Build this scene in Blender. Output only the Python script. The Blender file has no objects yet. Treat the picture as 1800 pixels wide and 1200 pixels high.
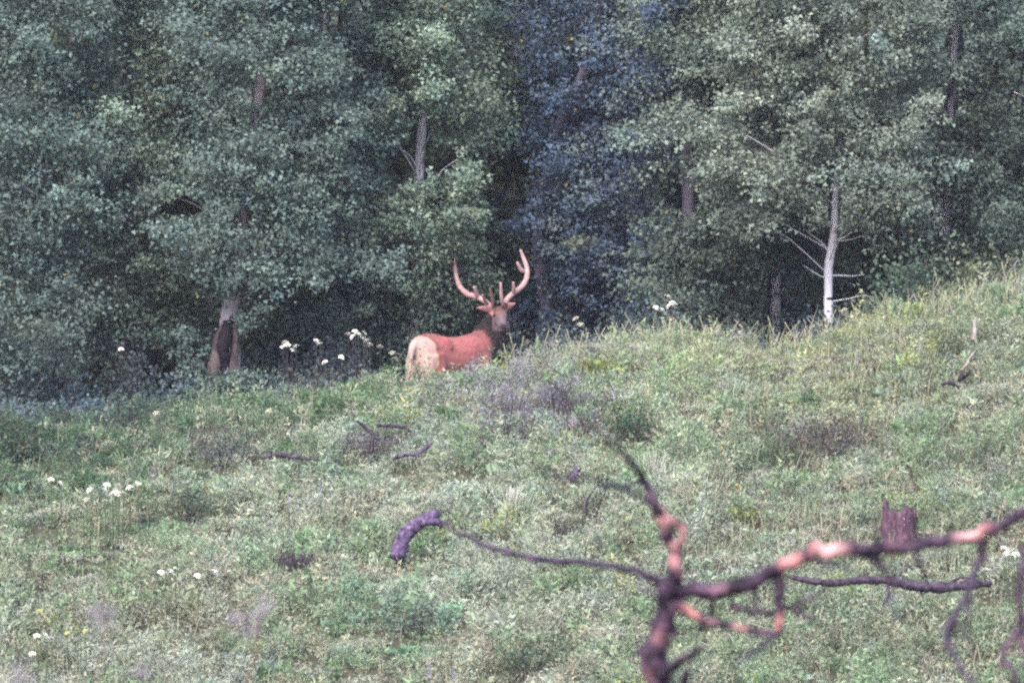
import bpy, math, random
import numpy as np
from mathutils import Vector, Matrix

# ------------------------------------------------------------------ camera, light, exposure
S = bpy.context.scene
COL = S.collection
rng = np.random.default_rng(7)
random.seed(7)
F = 10800.0            # focal length in pixels of the 1800 px wide photograph

cam_d = bpy.data.cameras.new('camera')
cam_d.sensor_width = 36.0
cam_d.lens = 36.0 * F / 1800.0
cam_d.clip_start = 0.5
cam_d.clip_end = 600.0
cam_d.dof.use_dof = True
cam_d.dof.focus_distance = 86.0
cam_d.dof.aperture_fstop = 3.6
cam = bpy.data.objects.new('camera', cam_d)
cam.rotation_euler = (math.radians(90), 0, 0)
COL.objects.link(cam)
S.camera = cam

SUN_EL, SUN_AZ = math.radians(48), math.radians(203)   # azimuth measured clockwise from +Y
w = bpy.data.worlds.new('World')
S.world = w
w.use_nodes = True
nt = w.node_tree
nt.nodes.clear()
sky = nt.nodes.new('ShaderNodeTexSky')
sky.sky_type = 'NISHITA'
sky.sun_disc = False
sky.sun_elevation = SUN_EL
sky.sun_rotation = SUN_AZ
sky.air_density = 1.0
sky.dust_density = 3.0
bg = nt.nodes.new('ShaderNodeBackground')
bg.inputs['Strength'].default_value = 0.13
wo = nt.nodes.new('ShaderNodeOutputWorld')
nt.links.new(sky.outputs[0], bg.inputs[0])
nt.links.new(bg.outputs[0], wo.inputs[0])

sun_d = bpy.data.lights.new('sun', 'SUN')
sun_d.energy = 1.4
sun_d.angle = math.radians(40)
sun_d.color = (1.0, 0.95, 0.92)
sun = bpy.data.objects.new('sun', sun_d)
sd = Vector((math.sin(SUN_AZ) * math.cos(SUN_EL), math.cos(SUN_AZ) * math.cos(SUN_EL), math.sin(SUN_EL)))
sun.rotation_euler = sd.to_track_quat('Z', 'Y').to_euler()
sun.location = (0, 0, 30)
COL.objects.link(sun)

S.view_settings.view_transform = 'Standard'
S.view_settings.look = 'None'
S.view_settings.gamma = 1.0
S.view_settings.use_curve_mapping = False
S.view_settings.exposure = 1.95
S.render.engine = 'CYCLES'
S.cycles.use_denoising = False
S.cycles.max_bounces = 6
S.cycles.diffuse_bounces = 3
S.cycles.pixel_filter_type = 'BLACKMAN_HARRIS'
S.cycles.filter_width = 2.3


# ------------------------------------------------------------------ helpers
def P(px, py, Y):
    return np.array([(px - 900.0) / F * Y, Y, (600.0 - py) / F * Y])


def px_of(p):
    return 900 + p[..., 0] / p[..., 1] * F, 600 - p[..., 2] / p[..., 1] * F


_grids = {}


def vnoise(x, y, scale, seed):
    """smooth value noise in -1..1"""
    if seed not in _grids:
        _grids[seed] = np.random.default_rng(1000 + seed).uniform(-1, 1, (128, 128))
    g = _grids[seed]
    u = np.asarray(x, float) / scale + 40.3
    v = np.asarray(y, float) / scale + 17.7
    i = np.floor(u).astype(int)
    j = np.floor(v).astype(int)
    fu = u - i
    fv = v - j
    fu = fu * fu * (3 - 2 * fu)
    fv = fv * fv * (3 - 2 * fv)
    a = g[i % 128, j % 128]
    b = g[(i + 1) % 128, j % 128]
    c = g[i % 128, (j + 1) % 128]
    d = g[(i + 1) % 128, (j + 1) % 128]
    return (a * (1 - fu) + b * fu) * (1 - fv) + (c * (1 - fu) + d * fu) * fv


YC = 86.0
_rp = np.array([-2500, -600, 0, 200, 350, 600, 800, 880, 1000, 1150, 1270, 1400, 1500, 1600, 1700, 1800, 2100, 2600, 4500], float)
_rr = np.array([840, 800, 768, 748, 728, 705, 690, 672, 640, 628, 630, 616, 600, 577, 553, 532, 470, 420, 380], float)
_tx = np.linspace(-2500, 4500, 1400)
_tr = np.interp(_tx, _rp, _rr)
_k = np.exp(-0.5 * (np.arange(-40, 41) / 9.0) ** 2)
_k /= _k.sum()
_tr = np.convolve(np.pad(_tr, 40, mode='edge'), _k, 'valid')


def gz(x, Y):
    x = np.asarray(x, float)
    Y = np.asarray(Y, float)
    zc = (600 - np.interp(900 + x / YC * F, _tx, _tr)) / F * YC
    d = np.maximum(YC - Y, 0)
    front = zc - 0.30 * (d - 1.5 * (1 - np.exp(-d / 1.5)))
    valley = -1.75 - 0.062 * np.maximum(Y, 0)
    k = 0.6
    m = np.maximum(front, valley)
    front = m + k * np.log(np.exp((front - m) / k) + np.exp((valley - m) / k)) * np.clip((d - 10) / 8, 0, 1)
    e = np.maximum(Y - YC, 0)
    dip = 0.205 * 4.5 * (1 - np.exp(-(e / 3.4) ** 1.5))
    hill = 0.36 * np.maximum(e - 10, 0) ** 2 / (np.maximum(e - 10, 0) + 5)
    back = zc - dip + hill
    z = np.where(Y < YC, front, back)
    z = z + 0.10 * vnoise(x, Y, 2.3, 1) + 0.05 * vnoise(x, Y, 0.9, 2)
    return z


def on_ground(px, py, h=0.0, y0=60.0, y1=86.5):
    """ground point whose top (height h above it) is seen at the pixel"""
    Ys = np.arange(y0, y1, 0.02)
    x = (px - 900.0) / F * Ys
    line = (600.0 - py) / F * Ys
    g = gz(x, Ys) + h
    hit = np.where(g >= line)[0]
    i = hit[0] if len(hit) else int(np.argmax(g - line))
    return np.array([x[i], Ys[i], float(gz(x[i], Ys[i]))])


def link(o, parent=None):
    COL.objects.link(o)
    if parent is not None:
        o.parent = parent
    return o


def tag(o, label=None, cat=None, group=None, kind=None):
    if label:
        o['label'] = label
    if cat:
        o['category'] = cat
    if group:
        o['group'] = group
    if kind:
        o['kind'] = kind
    return o


def thing(name, label, cat, loc=(0, 0, 0), rz=0.0, group=None):
    o = bpy.data.objects.new(name, None)
    o.empty_display_size = 0.2
    o.location = [float(v) for v in loc]
    o.rotation_euler = (0, 0, rz)
    link(o)
    return tag(o, label, cat, group)


def np_mesh(name, V, Fq, mat, tint=None, domain='FACE', smooth=False, extra=None):
    """V (n,3); Fq (m,k) all polygons with k corners"""
    V = np.ascontiguousarray(V, dtype=np.float32)
    Fq = np.ascontiguousarray(Fq, dtype=np.int32)
    me = bpy.data.meshes.new(name)
    m, k = Fq.shape
    me.vertices.add(len(V))
    me.vertices.foreach_set('co', V.ravel())
    me.loops.add(m * k)
    me.loops.foreach_set('vertex_index', Fq.ravel())
    me.polygons.add(m)
    me.polygons.foreach_set('loop_start', np.arange(0, m * k, k, dtype=np.int32))
    if smooth:
        me.polygons.foreach_set('use_smooth', np.ones(m, dtype=bool))
    me.update(calc_edges=True)
    if tint is not None:
        a = me.attributes.new('tint', 'FLOAT_COLOR', domain)
        t = np.ones((len(tint), 4), dtype=np.float32)
        t[:, :3] = np.clip(tint, 0, 1)
        a.data.foreach_set('color', t.ravel())
    if extra is not None:
        a = me.attributes.new('bare', 'FLOAT', 'POINT')
        a.data.foreach_set('value', np.ascontiguousarray(extra, dtype=np.float32))
    me.materials.append(mat)
    return me


def obj(name, me, parent=None):
    return link(bpy.data.objects.new(name, me), parent)


def unit(v):
    return v / np.maximum(np.linalg.norm(v, axis=-1, keepdims=True), 1e-9)


def leaf_arrays(C, D, N, L, W):
    """one folded rhombus per leaf"""
    D = unit(D)
    Sd = unit(np.cross(D, N))
    Nn = np.cross(Sd, D)
    L = L[:, None]
    W = W[:, None]
    V = np.empty((len(C), 4, 3))
    V[:, 0] = C - D * L * 0.5
    V[:, 1] = C + Sd * W * 0.5 + Nn * W * 0.14 - D * L * 0.08
    V[:, 2] = C + D * L * 0.5
    V[:, 3] = C - Sd * W * 0.5 + Nn * W * 0.14 - D * L * 0.08
    return V.reshape(-1, 3), np.arange(len(C) * 4).reshape(-1, 4)


def blade_arrays(C, D, N, L, W):
    """one pointed triangle per small leaf"""
    D = unit(D)
    Sd = unit(np.cross(D, N))
    L = L[:, None]
    W = W[:, None]
    V = np.empty((len(C), 3, 3))
    V[:, 0] = C - D * L * 0.45 + Sd * W * 0.5
    V[:, 1] = C - D * L * 0.35 - Sd * W * 0.5
    V[:, 2] = C + D * L * 0.55
    return V.reshape(-1, 3), np.arange(len(C) * 3).reshape(-1, 3)


def smooth_path(pts, n):
    pts = np.asarray(pts, float)
    if len(pts) == 2:
        t = np.linspace(0, 1, n)[:, None]
        return pts[0] * (1 - t) + pts[1] * t
    q = np.vstack([2 * pts[0] - pts[1], pts, 2 * pts[-1] - pts[-2]])
    s = np.linspace(0, len(pts) - 1 - 1e-6, n)
    i = s.astype(int)
    t = (s - i)[:, None]
    p0, p1, p2, p3 = q[i], q[i + 1], q[i + 2], q[i + 3]
    return 0.5 * (2 * p1 + (p2 - p0) * t + (2 * p0 - 5 * p1 + 4 * p2 - p3) * t ** 2 + (3 * p1 - p0 - 3 * p2 + p3) * t ** 3)


def tube_arrays(pts, radii, seg=8, rings=None, bump=0.0, seed=0, shape=None):
    """closed tube through pts; returns V, F (quads, caps by fan of quads)"""
    r_in = np.asarray(radii, float)
    n = rings or max(2, (len(pts) - 1) * 5 + 1)
    C = smooth_path(pts, n)
    r = np.interp(np.linspace(0, 1, n), np.linspace(0, 1, len(r_in)), r_in)
    T = unit(np.gradient(C, axis=0))
    up = np.array([0.31, 0.82, 0.47])
    A = unit(np.cross(T, up))
    B = np.cross(T, A)
    a = np.linspace(0, 2 * np.pi, seg, endpoint=False)
    rr = r[:, None] * np.ones((1, seg))
    if bump:
        g = np.random.default_rng(seed)
        rr = rr * (1 + bump * g.uniform(-1, 1, (n, seg)) + bump * g.uniform(-1, 1, (n, 1)))
    V = C[:, None, :] + rr[..., None] * (np.cos(a)[None, :, None] * A[:, None, :] + np.sin(a)[None, :, None] * B[:, None, :])
    V = V.reshape(-1, 3)
    i = np.arange(n - 1)[:, None] * seg
    j = np.arange(seg)[None, :]
    j2 = (j + 1) % seg
    Fq = np.stack([i + j, i + j2, i + seg + j2, i + seg + j], -1).reshape(-1, 4)
    c0 = len(V)
    V = np.vstack([V, C[0] - T[0] * r[0] * 0.3, C[-1] + T[-1] * r[-1] * 0.6])
    caps = []
    for q in range(0, seg, 2):
        caps.append([c0, (q + 2) % seg, (q + 1) % seg, q])
        o = (n - 1) * seg
        caps.append([c0 + 1, o + q, o + (q + 1) % seg, o + (q + 2) % seg])
    return V, np.vstack([Fq, np.array(caps)])


def merge(parts):
    V, Fq, off = [], [], 0
    for v, f in parts:
        V.append(v)
        Fq.append(f + off)
        off += len(v)
    return np.vstack(V), np.vstack(Fq)


# ------------------------------------------------------------------ materials
def mat_new(name):
    m = bpy.data.materials.new(name)
    m.use_nodes = True
    n = m.node_tree
    n.nodes.clear()
    out = n.nodes.new('ShaderNodeOutputMaterial')
    return m, n, out


def mat_leaf(name, transl=0.28, rough=0.55, scale=60.0):
    m, n, out = mat_new(name)
    at = n.nodes.new('ShaderNodeAttribute')
    at.attribute_name = 'tint'
    no = n.nodes.new('ShaderNodeTexNoise')
    no.inputs['Scale'].default_value = scale
    geo = n.nodes.new('ShaderNodeNewGeometry')
    n.links.new(geo.outputs['Position'], no.inputs['Vector'])
    mr = n.nodes.new('ShaderNodeMapRange')
    mr.inputs['To Min'].default_value = 0.72
    mr.inputs['To Max'].default_value = 1.28
    n.links.new(no.outputs['Fac'], mr.inputs['Value'])
    mx = n.nodes.new('ShaderNodeMix')
    mx.data_type = 'RGBA'
    mx.blend_type = 'MULTIPLY'
    mx.inputs['Factor'].default_value = 1.0
    n.links.new(at.outputs['Color'], mx.inputs['A'])
    n.links.new(mr.outputs[0], mx.inputs['B'])
    p = n.nodes.new('ShaderNodeBsdfPrincipled')
    p.inputs['Roughness'].default_value = rough
    p.inputs['Specular IOR Level'].default_value = 0.15
    n.links.new(mx.outputs['Result'], p.inputs['Base Color'])
    t = n.nodes.new('ShaderNodeBsdfTranslucent')
    n.links.new(mx.outputs['Result'], t.inputs['Color'])
    ms = n.nodes.new('ShaderNodeMixShader')
    ms.inputs[0].default_value = transl
    n.links.new(p.outputs[0], ms.inputs[1])
    n.links.new(t.outputs[0], ms.inputs[2])
    n.links.new(ms.outputs[0], out.inputs[0])
    return m


def mat_noise(name, stops, scale=8.0, detail=6.0, rough=0.9, stretch=(1, 1, 1), bump=0.3, attr=None, attr_col=None):
    """noise through a colour ramp; optional 'bare' attribute mixes in a second colour"""
    m, n, out = mat_new(name)
    tc = n.nodes.new('ShaderNodeTexCoord')
    mp = n.nodes.new('ShaderNodeMapping')
    mp.inputs['Scale'].default_value = stretch
    n.links.new(tc.outputs['Object'], mp.inputs['Vector'])
    no = n.nodes.new('ShaderNodeTexNoise')
    no.inputs['Scale'].default_value = scale
    no.inputs['Detail'].default_value = detail
    no.inputs['Roughness'].default_value = 0.65
    n.links.new(mp.outputs[0], no.inputs['Vector'])
    cr = n.nodes.new('ShaderNodeValToRGB')
    els = cr.color_ramp.elements
    while len(els) < len(stops):
        els.new(0.5)
    for e, (pos, c) in zip(els, stops):
        e.position = pos
        e.color = (*c, 1)
    n.links.new(no.outputs['Fac'], cr.inputs[0])
    colr = cr.outputs[0]
    if attr_col:
        at = n.nodes.new('ShaderNodeAttribute')
        at.attribute_name = 'bare'
        ad = n.nodes.new('ShaderNodeMath')
        ad.operation = 'MULTIPLY_ADD'
        ad.inputs[1].default_value = 1.6
        n.links.new(no.outputs['Fac'], ad.inputs[0])
        ad.inputs[2].default_value = -0.8
        sm = n.nodes.new('ShaderNodeMath')
        sm.operation = 'ADD'
        sm.use_clamp = True
        n.links.new(ad.outputs[0], sm.inputs[0])
        n.links.new(at.outputs['Fac'], sm.inputs[1])
        mu = n.nodes.new('ShaderNodeMath')
        mu.operation = 'MULTIPLY'
        n.links.new(sm.outputs[0], mu.inputs[0])
        mr = n.nodes.new('ShaderNodeMath')
        mr.operation = 'MULTIPLY'
        mr.use_clamp = True
        mr.inputs[1].default_value = 2.5
        n.links.new(at.outputs['Fac'], mr.inputs[0])
        n.links.new(mr.outputs[0], mu.inputs[1])
        cr2 = n.nodes.new('ShaderNodeValToRGB')
        cr2.color_ramp.elements[0].position = 0.35
        cr2.color_ramp.elements[0].color = (*attr_col[0], 1)
        cr2.color_ramp.elements[1].position = 0.65
        cr2.color_ramp.elements[1].color = (*attr_col[1], 1)
        no2 = n.nodes.new('ShaderNodeTexNoise')
        no2.inputs['Scale'].default_value = scale * 0.35
        n.links.new(tc.outputs['Object'], no2.inputs['Vector'])
        n.links.new(no2.outputs['Fac'], cr2.inputs[0])
        mx = n.nodes.new('ShaderNodeMix')
        mx.data_type = 'RGBA'
        n.links.new(mu.outputs[0], mx.inputs['Factor'])
        n.links.new(colr, mx.inputs['A'])
        n.links.new(cr2.outputs[0], mx.inputs['B'])
        colr = mx.outputs['Result']
    p = n.nodes.new('ShaderNodeBsdfPrincipled')
    p.inputs['Roughness'].default_value = rough
    p.inputs['Specular IOR Level'].default_value = 0.2
    n.links.new(colr, p.inputs['Base Color'])
    if bump:
        b = n.nodes.new('ShaderNodeBump')
        b.inputs['Strength'].default_value = bump
        b.inputs['Distance'].default_value = 0.02
        n.links.new(no.outputs['Fac'], b.inputs['Height'])
        n.links.new(b.outputs[0], p.inputs['Normal'])
    n.links.new(p.outputs[0], out.inputs[0])
    return m


def mat_coat():
    m, n, out = mat_new('elk_coat')
    at = n.nodes.new('ShaderNodeAttribute')
    at.attribute_name = 'tint'
    tc = n.nodes.new('ShaderNodeTexCoord')
    no = n.nodes.new('ShaderNodeTexNoise')
    no.inputs['Scale'].default_value = 22
    no.inputs['Detail'].default_value = 9
    no.inputs['Roughness'].default_value = 0.7
    n.links.new(tc.outputs['Object'], no.inputs['Vector'])
    mr = n.nodes.new('ShaderNodeMapRange')
    mr.inputs['To Min'].default_value = 0.8
    mr.inputs['To Max'].default_value = 1.2
    n.links.new(no.outputs['Fac'], mr.inputs['Value'])
    mx = n.nodes.new('ShaderNodeMix')
    mx.data_type = 'RGBA'
    mx.blend_type = 'MULTIPLY'
    mx.inputs['Factor'].default_value = 1
    n.links.new(at.outputs['Color'], mx.inputs['A'])
    n.links.new(mr.outputs[0], mx.inputs['B'])
    p = n.nodes.new('ShaderNodeBsdfPrincipled')
    p.inputs['Roughness'].default_value = 0.85
    p.inputs['Specular IOR Level'].default_value = 0.15
    p.inputs['Sheen Weight'].default_value = 0.15
    n.links.new(mx.outputs['Result'], p.inputs['Base Color'])
    b = n.nodes.new('ShaderNodeBump')
    b.inputs['Strength'].default_value = 0.4
    b.inputs['Distance'].default_value = 0.01
    n.links.new(no.outputs['Fac'], b.inputs['Height'])
    n.links.new(b.outputs[0], p.inputs['Normal'])
    n.links.new(p.outputs[0], out.inputs[0])
    return m


M_LEAF = mat_leaf('aspen_leaf', 0.33, 0.65)
M_BLUE = mat_leaf('blue_leaf', 0.15)
M_FORB = mat_leaf('meadow_leaf', 0.33, 0.8)
M_GRASS = mat_leaf('grass_blade', 0.2, 0.7)
M_PETAL = mat_leaf('petal', 0.25, 0.7)
M_SOIL = mat_noise('forest_soil', [(0.3, (0.030, 0.028, 0.022)), (0.55, (0.055, 0.055, 0.035)), (0.75, (0.075, 0.085, 0.05))], 1.6, 8, 1.0, bump=0.6)
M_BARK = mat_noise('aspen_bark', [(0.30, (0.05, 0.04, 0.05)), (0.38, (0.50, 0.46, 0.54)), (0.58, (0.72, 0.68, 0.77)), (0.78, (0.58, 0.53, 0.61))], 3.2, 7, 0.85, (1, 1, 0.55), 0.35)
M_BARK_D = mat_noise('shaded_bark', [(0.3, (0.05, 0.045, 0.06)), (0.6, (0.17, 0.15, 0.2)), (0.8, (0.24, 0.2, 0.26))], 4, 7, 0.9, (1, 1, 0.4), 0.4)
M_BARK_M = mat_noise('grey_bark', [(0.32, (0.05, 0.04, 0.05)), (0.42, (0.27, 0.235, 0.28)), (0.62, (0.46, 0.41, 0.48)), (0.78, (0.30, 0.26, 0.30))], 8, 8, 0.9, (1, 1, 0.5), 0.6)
M_OLDBARK = mat_noise('old_bark', [(0.28, (0.06, 0.045, 0.05)), (0.45, (0.07, 0.055, 0.06)), (0.6, (0.15, 0.115, 0.125)), (0.78, (0.09, 0.065, 0.062))], 8, 8, 0.95, (1, 1, 0.35), 0.9)
M_CHAR = mat_noise('char', [(0.3, (0.010, 0.008, 0.012)), (0.7, (0.03, 0.022, 0.032))], 9, 5, 0.8)
M_SNAG = mat_noise('burnt_wood', [(0.36, (0.010, 0.006, 0.012)), (0.5, (0.036, 0.021, 0.040)), (0.62, (0.095, 0.052, 0.088)), (0.76, (0.2, 0.10, 0.13))], 11, 8, 0.75, (1, 1, 1), 0.5,
                   attr_col=((0.52, 0.30, 0.31), (0.38, 0.15, 0.145)))
M_STICK = mat_noise('dead_wood', [(0.36, (0.015, 0.010, 0.018)), (0.55, (0.06, 0.042, 0.066)), (0.75, (0.14, 0.10, 0.13))], 16, 7, 0.85, bump=0.5)
M_LOG = mat_noise('purple_grey_wood', [(0.36, (0.02, 0.013, 0.026)), (0.52, (0.085, 0.058, 0.115)), (0.7, (0.19, 0.14, 0.23))], 16, 9, 0.95, bump=1.0)
M_PALEWOOD = mat_noise('bleached_wood', [(0.3, (0.12, 0.095, 0.085)), (0.7, (0.30, 0.26, 0.25))], 8, 6, 0.85)
M_VELVET = mat_noise('antler_velvet', [(0.3, (0.22, 0.13, 0.125)), (0.6, (0.36, 0.24, 0.245)), (0.8, (0.45, 0.31, 0.30))], 9, 6, 0.9, bump=0.3)
M_VELVET_D = mat_noise('dark_velvet', [(0.3, (0.10, 0.06, 0.05)), (0.7, (0.22, 0.14, 0.12))], 9, 6, 0.9, bump=0.3)
M_STEM = mat_noise('green_stem', [(0.3, (0.04, 0.055, 0.03)), (0.7, (0.08, 0.10, 0.055))], 20, 3, 0.8, bump=0)
M_TWIG = mat_noise('shrub_twig', [(0.3, (0.035, 0.025, 0.03)), (0.7, (0.10, 0.075, 0.085))], 12, 4, 0.9, bump=0)
M_EYE = mat_noise('eye_black', [(0.4, (0.008, 0.007, 0.008)), (0.6, (0.014, 0.012, 0.012))], 5, 2, 0.2, bump=0)
M_COAT = mat_coat()

# ------------------------------------------------------------------ ground
def ground():
    xs = np.concatenate([np.linspace(-60, -14, 30), np.linspace(-13.6, 13.6, 180), np.linspace(14, 60, 30)])
    ys = np.concatenate([np.linspace(-12, 60, 50), np.linspace(60.6, 100, 220), np.linspace(101, 150, 40)])
    X, Y = np.meshgrid(xs, ys)
    Z = gz(X, Y)
    V = np.stack([X, Y, Z], -1).reshape(-1, 3)
    nx = len(xs)
    i = np.arange(len(ys) - 1)[:, None] * nx
    j = np.arange(nx - 1)[None, :]
    Fq = np.stack([i + j, i + j + 1, i + nx + j + 1, i + nx + j], -1).reshape(-1, 4)
    global GZMIN
    GZMIN = Z.min()
    o = obj('ground', np_mesh('ground', V, Fq, M_SOIL, smooth=True))
    tag(o, kind='structure')


ground()

# thin bluish volume added around the scene to lift the dark tones
def shadow_lift():
    x, y0, y1, z0, z1 = 62.0, -14.0, 153.0, float(GZMIN) - 1.0, 27.0
    V = np.array([(sx * x, yy, zz) for zz in (z0, z1) for (sx, yy) in ((-1, y0), (1, y0), (1, y1), (-1, y1))])
    Fq = np.array([[0, 3, 2, 1], [4, 5, 6, 7], [0, 1, 5, 4], [1, 2, 6, 5], [2, 3, 7, 6], [3, 0, 4, 7]])
    m, n, out = mat_new('shadow_lift')
    v = n.nodes.new('ShaderNodeVolumePrincipled')
    v.inputs['Color'].default_value = (0.80, 0.80, 1.0, 1)
    v.inputs['Density'].default_value = 0.00021
    n.links.new(v.outputs[0], out.inputs['Volume'])
    tag(obj('shadow_lift', np_mesh('shadow_lift', V, Fq, m)), kind='stuff')


shadow_lift()

# ------------------------------------------------------------------ trees
# openings in the foliage: (px, row, rx, ry) in the photograph, leaves nearer than Y are left off
GAPS = []
grng = np.random.default_rng(3)


def gap_filter(C, lim):
    px, py = px_of(C)
    keep = np.ones(len(C), bool)
    for (gx, gy, rx, ry, Y) in GAPS:
        q = ((px - gx) / rx) ** 2 + ((py - gy) / ry) ** 2
        edge = 1 + 0.35 * vnoise(px, py, 14, 31)
        soft = 0.0 if rx < 25 else 0.6
        keep &= ~((q + soft * grng.random(len(C)) < edge) & (C[:, 1] < Y))
    return keep


GAPS += [
    (740, 260, 22, 56, 91.5), (702, 288, 34, 40, 93.5), (775, 282, 34, 34, 93.5),
    (457, 158, 12, 30, 89.5), (430, 378, 13, 16, 89.5), (394, 592, 34, 52, 89.5),
    (1460, 490, 22, 92, 90.2), (1466, 365, 13, 36, 90.2), (1478, 248, 8, 14, 90.2), (1430, 432, 22, 26, 90.2), (1500, 435, 24, 26, 90.2),
    (1678, 75, 17, 36, 92.6), (1673, 180, 14, 32, 92.6), (1663, 365, 8, 26, 92.5), (1522, 65, 6, 38, 91),
    (1364, 515, 16, 50, 92.5),
    (893, 330, 46, 75, 95.5), (905, 440, 46, 60, 93.0), (1775, 120, 42, 62, 95), (1785, 290, 30, 40, 95), (1745, 30, 30, 30, 95),
    (955, 530, 32, 90, 92.6), (815, 485, 26, 44, 90.6), (920, 470, 28, 46, 91.3), (790, 600, 110, 70, 90.2),
    (640, 590, 40, 40, 90.5), 
    (110, 70, 32, 24, 90), (320, 365, 46, 24, 90), (1200, 350, 36, 40, 93), (1340, 250, 44, 24, 90), (580, 40, 30, 30, 92),
]


def crown_leaves(clumps, L, colr, var=0.16, flat=0.62, seed=0, filt=True, mix=None):
    """clumps: rows x, y, z, radius, leaf count, brightness"""
    g = np.random.default_rng(seed)
    cl = np.asarray(clumps, float)
    n = cl[:, 4].astype(int)
    idx = np.repeat(np.arange(len(cl)), n)
    N = len(idx)
    # three sub-sprays in each clump
    sub = g.normal(size=(len(cl), 5, 3)) * 0.5
    q = g.integers(0, 5, N)
    off = sub[idx, q] + g.normal(size=(N, 3)) * 0.34
    r = cl[idx, 3]
    off[:, 2] *= flat
    C = cl[idx, :3] + off * r[:, None]
    if filt:
        k = gap_filter(C, None)
        C, idx, off, q = C[k], idx[k], off[k], q[k]
        N = len(C)
    D = unit(off) * 0.5 + g.normal(size=(N, 3)) * 0.8 + np.array([0, -0.1, -0.45])
    Nn = unit(off) * 0.5 + g.normal(size=(N, 3)) * 0.55 + np.array([0, -0.25, 0.75])
    sz = L * g.uniform(0.6, 1.45, N)
    V, Fq = blade_arrays(C, D, Nn, sz, sz * g.uniform(0.8, 1.05, N))
    base = np.asarray(colr, float)
    cv = 1 + 0.8 * var * g.normal(size=(len(cl), 1))
    hue = g.normal(size=(len(cl), 1)) * np.array([[0.035, 0.0, -0.03]])
    sv = 1 + 0.14 * g.normal(size=(len(cl), 5, 1))
    lv = 1 + 0.13 * g.normal(size=(N, 1))
    base = np.tile(base, (len(cl), 1))
    if mix:
        sel = g.random(len(cl)) < (mix[1] if mix[2] is None else mix[1] * np.clip(1 - np.abs(px_of(cl[:, :3])[0] - mix[2]) / 90, 0, 1))
        base[sel] = mix[0]
    base = base[idx]
    tint = base * np.clip(cv + hue, 0.4, 2)[idx] * cl[idx, 5][:, None] * sv[idx, q] * np.clip(lv, 0.35, 2)
    # a few yellowing leaves
    yl = g.random(N) < 0.004
    tint[yl] = np.array([0.22, 0.19, 0.06])
    return V, Fq, tint


def make_clumps(cx, cy, z0, z1, rx, ry, n, g, fill=0.35, rc=(0.28, 0.52), leaves=95, prof=None, front=0.74):
    out = []
    ph = g.uniform(0, 6.28, 4)
    for _ in range(n):
        t = g.random()
        z = z0 + (z1 - z0) * t
        f = prof(t) if prof else (0.72 + 0.32 * math.sin(math.pi * min(1, t * 0.8 + 0.22)))
        a = g.uniform(math.pi, 2 * math.pi) if g.random() < front else g.uniform(0, math.pi)
        rad = math.sqrt(g.uniform(fill, 1.0))
        f *= 0.88 + 0.20 * math.sin(z * 2.3 + 2.2 * math.cos(a) + ph[0]) + 0.14 * math.sin(z * 4.7 + 3.1 * math.cos(a + 1) + ph[1]) + 0.1 * math.cos(3 * a + ph[2])
        x = cx + rx * f * rad * math.cos(a)
        y = cy + ry * f * rad * math.sin(a)
        dens = 1.0 if z < 5.9 else 0.42
        out.append((x, y, z, g.uniform(*rc), leaves * dens, 1.0))
    return out


def limb_arrays(path, clumps, g, n=26, r=0.035):
    parts = []
    path = np.asarray(path)
    cl = np.asarray(clumps)
    for k in g.choice(len(cl), min(n, len(cl)), replace=False):
        c = cl[k, :3]
        zt = c[2] - abs(np.hypot(c[0] - path[0, 0], c[1] - path[0, 1])) * 0.6
        i = int(np.argmin(np.abs(path[:, 2] - zt)))
        b = path[i]
        mid = (b + c) / 2 + np.array([0, 0, 0.12]) + g.normal(size=3) * 0.06
        rr = r * g.uniform(0.5, 1.0)
        parts.append(tube_arrays([b, mid, c], [rr, rr * 0.65, rr * 0.2], 5, 6, 0.06, int(k)))
    return parts


def tree(name, label, trunk, radii, Y, zone, n, colr, L=0.052, leaves=225, bark=None, extra=(), seed=1, group=None,
         mat=None, mix=None, limbs=26, fill=0.3, rc=(0.28, 0.52), cat='tree', prof=None):
    """trunk: (px,row[,dY]) from the base up; zone: px0,px1,row_low,row_top,depth"""
    g = np.random.default_rng(seed)
    pts = [P(p[0], p[1], Y + (p[2] if len(p) > 2 else 0)) for p in trunk]
    b = pts[0].copy()
    gb = float(gz(b[0], b[1]))
    if b[2] > gb - 0.05:
        pts.insert(0, np.array([b[0] + (b[0] - pts[1][0]) * 0.2, b[1], gb - 0.15]))
        radii = [radii[0] * 1.15] + list(radii)
    base = np.array([pts[0][0], pts[0][1], gb])
    root = thing(name, label, cat, base, group=group)
    path = smooth_path(pts, 60)
    px0, px1, rlo, rhi, dep = zone
    cx = ((px0 + px1) / 2 - 900) / F * Y
    rx = (px1 - px0) / 2 / F * Y
    z0 = (600 - rlo) / F * Y
    z1 = (600 - rhi) / F * Y
    cl = make_clumps(cx, Y, z0, z1, rx, dep, int(n * 1.35), g, fill, rc, leaves, prof)
    for (ex, ey, er, dy, br) in extra:
        p = P(ex, ey, Y + dy)
        m = max(2, int(er / 22))
        for _ in range(m * m // 2 + 1):
            o = g.normal(size=2) * er / F * Y * 0.5
            cl.append((p[0] + o[0] * 1.25, p[1] + g.normal() * 0.15, p[2] + o[1] * 0.7, g.uniform(0.2, 0.34), leaves * 0.75, br))
    parts = [tube_arrays(pts, radii, 10, max(24, len(pts) * 8), 0.05, seed)]
    parts += limb_arrays(path, cl, g, limbs, max(0.018, radii[-1] * 0.8))
    V, Fq = merge(parts)
    obj('trunk', np_mesh('trunk', V - base, Fq, bark or M_BARK, smooth=True), root)
    V, Fq, tint = crown_leaves(cl, L, colr, seed=seed + 500, mix=mix)
    c = obj('crown', np_mesh('crown', V - base, Fq, mat or M_LEAF, tint), root)
    return root, base, path


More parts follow.
